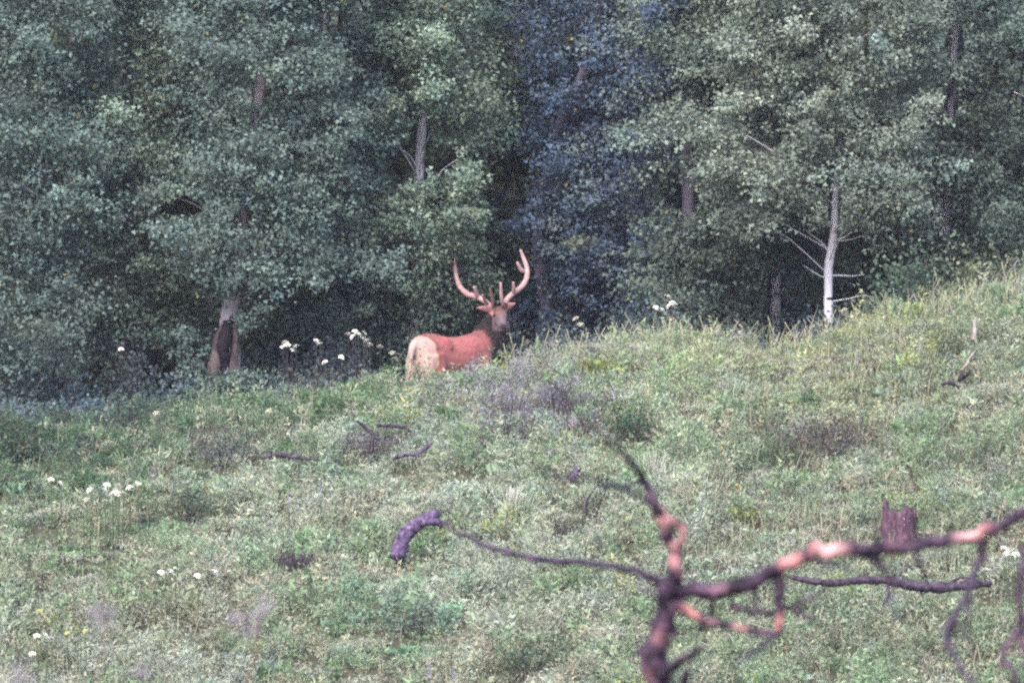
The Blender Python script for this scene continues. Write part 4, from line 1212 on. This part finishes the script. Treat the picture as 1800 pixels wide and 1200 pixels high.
# ------------------------------------------------------------------ burnt tree near the camera
def burnt():
    Y = 30.0
    b = P(1150, 1400, Y)
    gb = float(gz(b[0], Y))
    base = np.array([b[0], Y, gb])
    root = thing('burnt_tree', 'burnt dead tree with peeling pinkish patches, blurred in the lower right foreground', 'tree', base)

    def part(name, pts, wpx, bare=(), dy=None, rings=None, seg=10, bump=0.10, seed=1):
        n = len(pts)
        pp = [P(p[0], p[1], Y + (p[2] if len(p) > 2 else 0)) for p in pts]
        if name == 'trunk':
            pp.insert(0, np.array([base[0], base[1], base[2] - 0.3]))
            wpx = [wpx[0] * 1.25] + list(wpx)
        rad = [q * 0.93 / 2 / F * Y for q in wpx]
        rg = rings or 12 * n
        gg = np.random.default_rng(seed + 60)
        pp = list(smooth_path(pp, 3 * len(pp)))
        for i in range(1, len(pp) - 1):
            pp[i] = pp[i] + gg.normal(size=3) * np.mean(rad) * 0.22
        rg = max(rg, 3 * len(pp))
        V, Fq = tube_arrays(pp, rad, seg, rg, bump * 1.5, seed)
        px, py = px_of(V)
        bv = np.zeros(len(V))
        for (x, y, r, s) in bare:
            bv = np.maximum(bv, s * np.exp(-(((px - x) ** 2 + (py - y) ** 2) / r ** 2) ** 1.5))
        obj(name, np_mesh(name, V - base, Fq, M_SNAG, smooth=True, extra=bv), root)

    part('trunk', [(1152, 1290), (1156, 1200), (1150, 1150), (1166, 1095), (1178, 1040), (1186, 1000), (1182, 960), (1166, 915), (1157, 895)], [46, 44, 49, 40, 34, 27, 23, 25, 23],
         [(1161, 905, 26, 0.95), (1188, 985, 18, 0.7), (1186, 960, 16, 0.55), (1160, 1120, 20, 0.35), (1140, 1185, 16, 0.35), (1196, 1010, 14, 0.5), (1188, 1060, 14, 0.3)])
    part('branch', [(1157, 900), (1145, 870), (1125, 835), (1100, 800, -1.6), (1068, 775, -4), (1035, 742, -6.5)], [23, 18, 14, 9, 6, 3], seed=2)
    part('branch_stub', [(1163, 912), (1182, 918), (1200, 930), (1196, 948), (1186, 962)], [10, 14, 17, 14, 9], [(1197, 943, 22, 0.8), (1180, 915, 10, 0.7)], seed=3)
    part('branch', [(1180, 1035), (1240, 1038), (1300, 1030), (1345, 1012), (1390, 990), (1432, 972), (1480, 965), (1530, 966), (1590, 962), (1650, 950), (1710, 943), (1760, 922), (1810, 900), (1880, 872)],
         [26, 30, 30, 27, 27, 27, 27, 26, 25, 23, 22, 21, 20, 17],
         [(1392, 990, 24, 1.0), (1455, 966, 36, 0.95), (1712, 942, 34, 0.8), (1420, 976, 10, 0.2), (1280, 1036, 24, 0.25), (1580, 960, 30, 0.2), (1690, 946, 20, 0.5)], rings=120, seed=4)
    part('branch', [(1172, 1025), (1130, 1008, .5), (1085, 996, 1.2), (1040, 990, 2), (985, 987, 2.8), (925, 978, 3.5), (880, 968, 4), (845, 955, 4.5), (805, 934, 5), (772, 912, 5.5)], [18, 15, 14, 14, 15, 13, 12, 11, 10, 8], seed=5, rings=70)
    part('branch', [(1182, 1050), (1208, 1072), (1238, 1092), (1275, 1096), (1310, 1106), (1345, 1113), (1372, 1108)], [18, 17, 16, 14, 13, 12, 12], [(1215, 1074, 22, 0.95), (1300, 1106, 18, 0.7), (1250, 1098, 12, 0.4)], seed=6)
    part('branch', [(1368, 1002), (1370, 1030), (1368, 1060), (1370, 1090), (1371, 1116)], [24, 22, 15, 15, 14], [(1371, 1100, 22, 0.9)], seed=7)
    part('twig', [(1282, 1040), (1290, 1062), (1318, 1074), (1362, 1074), (1402, 1060), (1452, 1038)], [9, 9, 9, 8, 7, 4], seed=8)
    part('twig', [(1538, 975), (1548, 992), (1562, 1012), (1572, 1028), (1558, 1060, -1)], [12, 10, 8, 7, 4], seed=9)
    part('twig', [(1724, 948), (1722, 985), (1706, 1030, -0.5), (1682, 1075, -1), (1662, 1112, -1.5), (1676, 1150, -2), (1705, 1195, -2.5), (1730, 1230, -3)], [14, 13, 12, 12, 12, 11, 9, 8], seed=10)
    part('twig', [(1162, 1190), (1190, 1165, -1), (1215, 1150, -1.5), (1232, 1140, -2)], [20, 18, 15, 8], [(1205, 1160, 16, 0.25)], seed=11)
    part('twig', [(1180, 1240), (1200, 1200, -1), (1212, 1178, -1.4)], [18, 16, 10], [(1208, 1190, 12, 0.25)], seed=12)
    part('twig', [(1372, 1108), (1330, 1140, -2), (1290, 1170, -4)], [10, 8, 5], seed=13)
    gt = np.random.default_rng(90)
    for i, (x0, y0) in enumerate([(1258, 1030), (1330, 1022), (1405, 978), (1500, 972), (1515, 958), (1610, 966), (1640, 944), (1770, 925), (1745, 936), (1188, 1120), (1160, 1070), (1176, 1000), (1700, 1045), (1680, 1090), (1372, 1060), (1130, 845)]):
        sgn = 1 if gt.random() < 0.7 else -1
        ln = gt.uniform(55, 130)
        an = sgn * gt.uniform(0.4, 2.6)
        ps = [(x0, y0)]
        for q in range(4):
            an += gt.normal() * 0.4
            ps.append((ps[-1][0] + math.cos(an) * ln / 4, ps[-1][1] + math.sin(an) * ln / 4, 0.12 * (q + 1) * gt.normal()))
        part('twig', ps, [gt.uniform(9, 12), 8, 7, 6, 3], rings=20, seg=6, seed=100 + i)
    part('twig', [(1164, 905), (1120, 870, -3), (1050, 842, -5.5), (985, 838, -7), (935, 815, -8)], [9, 8, 7, 6, 4], seed=14)
    part('twig', [(1040, 747, -6.5), (1000, 712, -8), (958, 660, -9), (945, 600, -10)], [4, 3.5, 3, 2], seed=15)


burnt()


# twigs still nearer the lens: soft streaks at the right
def near_twig(label, pts, wpx, Y, seed):
    pp = [P(a, b, Y) for a, b in pts]
    base = np.array([pp[0][0], Y, float(gz(pp[0][0], Y))])
    root = thing('bare_sapling', label, 'sapling', base, group='blurred bare saplings at the right')
    V, Fq = tube_arrays([base - np.array([0, 0, 0.2])] + pp, [wpx[0] * 1.2 / 2 / F * Y] + [q / 2 / F * Y for q in wpx], 7, 60, 0.1, seed)
    obj('stem', np_mesh('stem', V - base, Fq, M_SNAG, smooth=True, extra=np.zeros(len(V))), root)
    return root, base


r, bse = near_twig('blurred bare sapling leaning into the lower right corner', [(1790, 1260), (1760, 1165), (1800, 1090), (1830, 1040)], [12, 11, 10, 7], 27.0, 21)
r, bse = near_twig('faint blurred bare sapling reaching in from the right edge', [(1960, 1000), (1860, 850), (1790, 828), (1720, 815), (1640, 778)], [7, 6, 6, 5, 3], 20.0, 22)
V, Fq = tube_arrays([P(1860, 850, 20), P(1800, 905, 19.6), P(1730, 880, 19.5)], [0.006, 0.005, 0.003], 6, 14, 0.1, 4)
obj('twig', np_mesh('twig', V - bse, Fq, M_SNAG, smooth=True, extra=np.zeros(len(V))), r)


r, bse = near_twig('blurred upright bare sapling against the right edge, below the long branch', [(1815, 1280), (1796, 1120), (1792, 1040), (1800, 955)], [14, 13, 12, 8], 27.0, 23)


# out-of-focus dry weeds at lower left
def weed(label, pts, heads, Y, seed):
    g = np.random.default_rng(seed)
    pp = [P(a, b, Y) for a, b in pts]
    base = np.array([pp[0][0], Y, float(gz(pp[0][0], Y))])
    root = thing('dry_weed', label, 'plant', base, group='blurred dry weeds at the bottom left')
    V, Fq = tube_arrays([base - np.array([0, 0, 0.1])] + pp, [0.006, 0.005, 0.004, 0.003], 5, 30, 0.1, seed)
    obj('stem', np_mesh('stem', V - base, Fq, M_WEED, smooth=True), root)
    for (a, b, r) in heads:
        c = P(a, b, Y)
        n = 50
        C = c + g.normal(size=(n, 3)) * r / F * Y * 0.5
        V, Fq = leaf_arrays(C, g.normal(size=(n, 3)), g.normal(size=(n, 3)), np.full(n, 0.022), np.full(n, 0.012))
        tag(obj('seed_head', np_mesh('seed_head', V - base, Fq, M_GRASS, np.tile(np.array([[0.30, 0.27, 0.30]]), (n, 1))), root), kind='stuff')


M_WEED = mat_noise('weed_stem', [(0.3, (0.12, 0.075, 0.06)), (0.7, (0.2, 0.14, 0.12))], 10, 3, 0.9, bump=0)
weed('blurred reddish weed stalk with lilac heads at the bottom left', [(170, 1260), (180, 1150), (187, 1080)], [(178, 1088, 24), (192, 1078, 18), (170, 1070, 14)], 26.0, 1)
weed('blurred reddish weed stalk with pale heads left of the low bottom shrubs', [(438, 1260), (446, 1160), (460, 1075)], [(440, 1105, 24), (470, 1058, 18), (415, 1090, 16), (455, 1080, 14)], 26.0, 2)
weed('blurred greyish weed in the bottom left corner', [(18, 1300), (30, 1230), (40, 1180)], [(40, 1180, 34), (28, 1195, 26), (250, 1180, 14)], 24.0, 3)


meadow()


# ------------------------------------------------------------------ the elk
def elk():
    th = math.radians(42)
    ox, oy = -0.885, 89.55
    oz = -1.29
    hx, hy = math.sin(th), math.cos(th)

    def Wd(x, y, z):      # local (forward, left, up) to world
        return np.array([ox + hx * x - hy * y, oy + hy * x + hx * y, oz + z])

    Mat = np.array([[hx, hy, 0], [-hy, hx, 0], [0, 0, 1.0]])    # rows: forward, left, up

    def to_local(p):
        return (p - np.array([ox, oy, oz])) @ Mat.T

    parts = []

    def loft(rings, seg=20, power=2.3):
        """rings: centre, axis u, axis v, ru, rv (local coordinates)"""
        V = []
        a = np.linspace(0, 2 * np.pi, seg, endpoint=False)
        for c, u, v, ru, rv in rings:
            ca, sa = np.cos(a), np.sin(a)
            cu = np.sign(ca) * np.abs(ca) ** (2 / power)
            sv = np.sign(sa) * np.abs(sa) ** (2 / power)
            V.append(np.asarray(c) + np.outer(cu * ru, u) + np.outer(sv * rv, v))
        n = len(rings)
        V = np.concatenate(V)
        i = np.arange(n - 1)[:, None] * seg
        j = np.arange(seg)[None, :]
        Fq = np.stack([i + j, i + (j + 1) % seg, i + seg + (j + 1) % seg, i + seg + j], -1).reshape(-1, 4)
        c0 = len(V)
        V = np.vstack([V, rings[0][0], rings[-1][0]])
        caps = []
        for q in range(0, seg, 2):
            caps.append([c0, (q + 2) % seg, (q + 1) % seg, q])
            o = (n - 1) * seg
            caps.append([c0 + 1, o + q, o + (q + 1) % seg, o + (q + 2) % seg])
        parts.append((V, np.vstack([Fq, np.array(caps)])))

    U, W = np.array([0, 1.0, 0]), np.array([0, 0, 1.0])
    trunk = [(-0.80, 1.10, 0.14, 0.10), (-0.745, 1.09, 0.26, 0.205), (-0.62, 1.085, 0.315, 0.26), (-0.45, 1.08, 0.33, 0.275), (-0.2, 1.045, 0.325, 0.285), (0.05, 1.02, 0.33, 0.30),
             (0.28, 1.02, 0.355, 0.30), (0.46, 1.04, 0.375, 0.265), (0.62, 1.07, 0.33, 0.22), (0.74, 1.09, 0.24, 0.16), (0.80, 1.10, 0.13, 0.09)]
    loft([((x * 0.97, 0, z), U, W, hw * 0.95, hh) for x, z, hh, hw in trunk])

    # neck, rising and turning to the head
    poll_w = P(878, 551, 90.12)
    poll = to_local(poll_w)
    nk = [np.array([0.48, 0, 1.10]), np.array([0.66, 0.0, 1.25]), np.array([0.80, -0.01, 1.44]), poll * 0.55 + np.array([0.83, -0.02, 1.5]) * 0.45, poll]
    parts.append(tube_arrays(nk, [0.27, 0.225, 0.185, 0.15, 0.10], 18, 26))
    # shaggy throat mane
    parts.append(tube_arrays([np.array([0.70, -0.06, 0.92]), np.array([0.82, -0.06, 1.15]), poll + np.array([-0.02, -0.08, -0.24]), poll + np.array([-0.02, -0.05, -0.1])], [0.10, 0.14, 0.11, 0.07], 14, 20, 0.05, 4))
    # head towards the viewer
    fd_w = np.array([0.12, -0.90, -0.42])
    fd_w /= np.linalg.norm(fd_w)
    fd = Mat @ fd_w
    side = Mat @ unit(np.cross(fd_w, np.array([0, 0, 1.0])))
    upv = np.cross(side, fd)
    hd = [(-0.07, 0.0, 0.055, 0.06), (-0.02, 0.0, 0.092, 0.095), (0.06, -0.01, 0.105, 0.108), (0.13, -0.015, 0.102, 0.10), (0.21, -0.02, 0.078, 0.085), (0.31, -0.022, 0.062, 0.07), (0.39, -0.025, 0.060, 0.062), (0.44, -0.03, 0.05, 0.048), (0.465, -0.03, 0.028, 0.026)]
    loft([(poll + fd * t + upv * dz, side, upv, hw, hh) for t, dz, hw, hh in hd], 16, 2.2)
    # ears: leaf shaped cups
    ears = []
    for s, tip in [(-1, P(838, 541, 90.02)), (1, P(907, 533, 90.02))]:
        b0 = poll + side * 0.07 * s + upv * 0.05 + fd * 0.0
        tl = to_local(tip)
        ax = unit(tl - b0)
        ln = np.linalg.norm(tl - b0)
        ears.append((b0, ax, ln))
        wv = unit(np.cross(ax, fd))
        loft([(b0 + ax * ln * t, wv, fd, ww, 0.022) for t, ww in [(0.0, 0.028), (0.2, 0.045), (0.45, 0.068), (0.7, 0.062), (0.9, 0.034), (1.0, 0.01)]], 12, 2)
    # tail
    parts.append(tube_arrays([(-0.74, 0, 1.30), (-0.83, 0, 1.20), (-0.86, 0, 1.02)], [0.05, 0.06, 0.025], 10, 12))
    # hip bones, shoulder blades and the line of the belly
    for s in (-1, 1):
        parts.append(tube_arrays([(-0.40, 0.13 * s, 1.30), (-0.33, 0.20 * s, 1.28), (-0.27, 0.24 * s, 1.18)], [0.07, 0.075, 0.05], 10, 12))
        parts.append(tube_arrays([(0.36, 0.10 * s, 1.36), (0.44, 0.19 * s, 1.22), (0.52, 0.21 * s, 1.0)], [0.035, 0.07, 0.085], 10, 14))
    # legs
    for s in (-1, 1):
        parts.append(tube_arrays([(-0.52, 0.13 * s, 1.08), (-0.50, 0.165 * s, 0.86), (-0.60, 0.16 * s, 0.66), (-0.72, 0.15 * s, 0.52)], [0.17, 0.15, 0.095, 0.058], 14, 22))
        parts.append(tube_arrays([(-0.60, 0.12 * s, 1.05), (-0.66, 0.14 * s, 0.85), (-0.70, 0.15 * s, 0.66)], [0.16, 0.125, 0.06], 14, 16))
        parts.append(tube_arrays([(-0.73, 0.15 * s, 0.54), (-0.69, 0.15 * s, 0.30), (-0.67, 0.15 * s, 0.10), (-0.63, 0.15 * s, 0.0)], [0.055, 0.04, 0.042, 0.058], 12, 18))
        parts.append(tube_arrays([(0.50, 0.13 * s, 1.08), (0.47, 0.17 * s, 0.82), (0.45, 0.15 * s, 0.66), (0.47, 0.14 * s, 0.42), (0.46, 0.14 * s, 0.10), (0.50, 0.14 * s, 0.0)], [0.16, 0.13, 0.075, 0.052, 0.038, 0.055], 12, 30))
    V, Fq = merge(parts)
    me = np_mesh('body_raw', V, Fq, M_COAT)
    tmp = bpy.data.objects.new('body_raw', me)
    COL.objects.link(tmp)
    rm = tmp.modifiers.new('r', 'REMESH')
    rm.mode = 'VOXEL'
    rm.voxel_size = 0.016
    sm = tmp.modifiers.new('s', 'SMOOTH')
    sm.factor = 0.5
    sm.iterations = 6
    dg = bpy.context.evaluated_depsgraph_get()
    ev = bpy.data.meshes.new_from_object(tmp.evaluated_get(dg))
    COL.objects.unlink(tmp)
    bpy.data.objects.remove(tmp)
    n = len(ev.vertices)
    co = np.empty(n * 3, dtype=np.float32)
    ev.vertices.foreach_get('co', co)
    co = co.reshape(-1, 3).astype(float)
    x, y, z = co[:, 0], co[:, 1], co[:, 2]

    def ss(v, a, b):
        t = np.clip((v - a) / (b - a), 0, 1)
        return t * t * (3 - 2 * t)

    jit = 0.03 * vnoise(x * 10 + z * 7, y * 10 + z * 5, 1.0, 51)
    c = np.tile(np.array([0.31, 0.094, 0.096]), (n, 1))

    def mixc(c, colr, f):
        return c * (1 - f[:, None]) + np.array(colr) * f[:, None]

    c = mixc(c, (0.205, 0.064, 0.066), ss(x + jit, 0.15, 0.55) * 0.75)
    c = mixc(c, (0.15, 0.055, 0.055), ss(z + jit, 1.30, 1.40) * 0.6)
    c = mixc(c, (0.36, 0.12, 0.11), (1 - ss(np.abs(x + 0.12), 0.05, 0.3)) * ss(z, 0.7, 1.0) * (1 - ss(z, 1.2, 1.38)) * 0.6)
    # rump patch with its rust rim
    edge = -0.535 - 0.10 * ss(z, 1.22, 1.4) - 0.16 * (1 - ss(z, 0.68, 1.0)) + jit * 0.7
    c = mixc(c, (0.20, 0.07, 0.055), (1 - ss(x - edge, 0.0, 0.07)) * (z > 0.55))
    patch = (1 - ss(x - edge, -0.05, -0.02)) * ss(z, 0.60, 0.72) * (1 - ss(z + jit, 1.385, 1.42))
    c = mixc(c, (0.34, 0.22, 0.20), patch)
    c = mixc(c, (0.13, 0.065, 0.06), patch * (1 - ss(np.abs(y), 0.0, 0.045)) * (z < 1.1) * 0.8)  # shadow between the inner thighs, painted into the coat colour
    tail = (x < -0.79) & (np.abs(y) < 0.07) & (z > 1.0)
    c = mixc(c, (0.38, 0.275, 0.26), tail * 1.0)
    # legs
    c = mixc(c, (0.16, 0.085, 0.06), (1 - ss(z, 0.45, 0.66)))
    # dark neck and mane
    nd = ss(x + jit + 0.25 * (z - 1.2), 0.60, 0.70)
    c = mixc(c, (0.022, 0.014, 0.016), nd)
    # head
    rel = co - poll
    tt = rel @ fd
    uu = rel @ upv
    sdv = rel @ side
    hm = ((np.abs(sdv) < 0.125) & (tt > -0.08) & (np.abs(uu) < 0.16)).astype(float) * ss(tt, -0.07, -0.03)
    c = mixc(c, (0.080, 0.052, 0.064), hm)
    c = mixc(c, (0.14, 0.06, 0.05), hm * ss(uu, 0.02, 0.07) * (1 - ss(tt, 0.10, 0.2)))
    c = mixc(c, (0.02, 0.016, 0.018), hm * ss(tt, 0.405, 0.43) * ss(uu, -0.055, -0.04))
    c = mixc(c, (0.115, 0.078, 0.095), hm * ss(tt, 0.12, 0.2) * (1 - ss(tt, 0.36, 0.41)) * (1 - ss(np.abs(sdv), 0.02, 0.05)) * ss(uu, 0.0, 0.03))  # lighter nose bridge, form shading put into the coat colour
    c = mixc(c, (0.60, 0.50, 0.46), hm * ss(tt, 0.36, 0.40) * (1 - ss(uu, -0.06, -0.045)))
    c = mixc(c, (0.10, 0.045, 0.04), ((np.linalg.norm(rel, axis=1) < 0.14) & (uu > 0.04)).astype(float))
    ear = np.zeros(n, bool)
    for b0, ax, ln in ears:
        t_ = (co - b0) @ ax
        ear |= (t_ > 0.08) & (np.abs(sdv) > 0.10) & (uu > 0.015) & (np.linalg.norm(co - b0 - t_[:, None] * ax, axis=1) < 0.1)
    c = mixc(c, (0.26, 0.12, 0.12), ear * 1.0)
    a = ev.attributes.new('tint', 'FLOAT_COLOR', 'POINT')
    t4 = np.ones((n, 4), dtype=np.float32)
    t4[:, :3] = c
    a.data.foreach_set('color', t4.ravel())
    ev.polygons.foreach_set('use_smooth', np.ones(len(ev.polygons), dtype=bool))
    ev.materials.clear()
    ev.materials.append(M_COAT)
    root = thing('elk', 'bull elk with reddish coat and velvet antlers looking back from the meadow crest', 'elk', (ox, oy, oz), math.pi / 2 - th)
    ob = obj('body', ev, root)
    # coat hair: short strands lying back along the body, long ones on the neck
    g = np.random.default_rng(77)
    nr = np.empty(n * 3, dtype=np.float32)
    ev.vertices.foreach_get('normal', nr)
    nr = nr.reshape(-1, 3).astype(float)
    for nm, sel, ln, cnt, wd in [('mane', np.where((nd > 0.5) & (hm < 0.5) & (ear < 0.5) & (z > 0.85))[0], 0.085, 3200, 0.010), ('coat_hair', np.where((nd <= 0.5) & (ear < 0.5) & (patch < 0.4) & (tail < 0.5))[0], 0.03, 11000, 0.006)]:
        k = g.choice(sel, cnt)
        lay = np.array([-0.5, 0, -0.8]) if nm == 'mane' else np.array([-0.9, 0, -0.35])
        Dv = unit(lay - nr[k] * (nr[k] @ lay)[:, None] + nr[k] * g.uniform(0.15, 0.5, cnt)[:, None] + g.normal(size=(cnt, 3)) * 0.25)
        Lh = ln * g.uniform(0.6, 1.3, cnt)
        V, Fq = blade_arrays(co[k] + Dv * Lh[:, None] * 0.4, Dv, nr[k], Lh, np.full(cnt, wd))
        tc = c[k] * np.clip(1 + 0.15 * g.normal(size=(cnt, 1)), 0.6, 1.5)
        tag(obj(nm, np_mesh(nm, V, Fq, M_COAT, tc), root), kind='stuff')
    # antlers, in the same local frame; depth sweeps back from the face
    def ant(pts, dys):
        return [to_local(P(a, b, 90.1 + d)) for (a, b), d in zip(pts, dys)]

    LA = [ant([(869, 547), (861, 537), (850, 528), (838, 522), (822, 517), (810, 506), (803, 490), (800, 472), (799, 452)], [0, 0.0, 0.03, 0.08, 0.16, 0.25, 0.33, 0.4, 0.44]),
          ant([(888, 547), (887, 535), (893, 524), (903, 515), (917, 504), (926, 488), (926, 470), (920, 453), (915, 439)], [0, 0.0, 0.03, 0.08, 0.16, 0.25, 0.33, 0.4, 0.44])]
    rad = [0.044, 0.040, 0.040, 0.041, 0.043, 0.040, 0.035, 0.030, 0.016]
    tines = [[([(841, 524), (837, 514), (833, 504)], [0.06, 0.0, -0.06], [0.034, 0.032, 0.022], M_VELVET), ([(866, 543), (866, 528), (861, 507)], [-0.02, -0.12, -0.22], [0.03, 0.026, 0.014], M_VELVET_D),
              ([(858, 535), (852, 527), (848, 518)], [0.0, -0.12, -0.25], [0.026, 0.022, 0.013], M_VELVET)],
             [([(887, 541), (882, 525), (880, 497)], [-0.02, -0.12, -0.22], [0.034, 0.031, 0.02], M_VELVET), ([(902, 516), (903, 505), (902, 496)], [0.06, 0.0, -0.05], [0.03, 0.028, 0.018], M_VELVET),
              ([(924, 478), (916, 474), (909, 461)], [0.3, 0.25, 0.2], [0.03, 0.034, 0.02], M_VELVET)]]
    for A, T in zip(LA, tines):
        V, Fq = tube_arrays(A, rad, 10, 50, 0.05, 2)
        an = obj('antler', np_mesh('antler', V, Fq, M_VELVET, smooth=True), root)
        for pts, dy, r, m in T:
            V, Fq = tube_arrays(ant(pts, dy), r, 8, 14, 0.04, 3)
            obj('tine', np_mesh('tine', V, Fq, m, smooth=True), an)
    for s in (-1, 1):
        e = poll + fd * 0.13 + side * 0.092 * s + upv * 0.03
        V, Fq = tube_arrays([e - side * 0.012 * s, e + side * 0.004 * s, e + side * 0.016 * s], [0.022, 0.026, 0.012], 10, 7)
        obj('eye', np_mesh('eye', V, Fq, M_EYE, smooth=True), root)


elk()
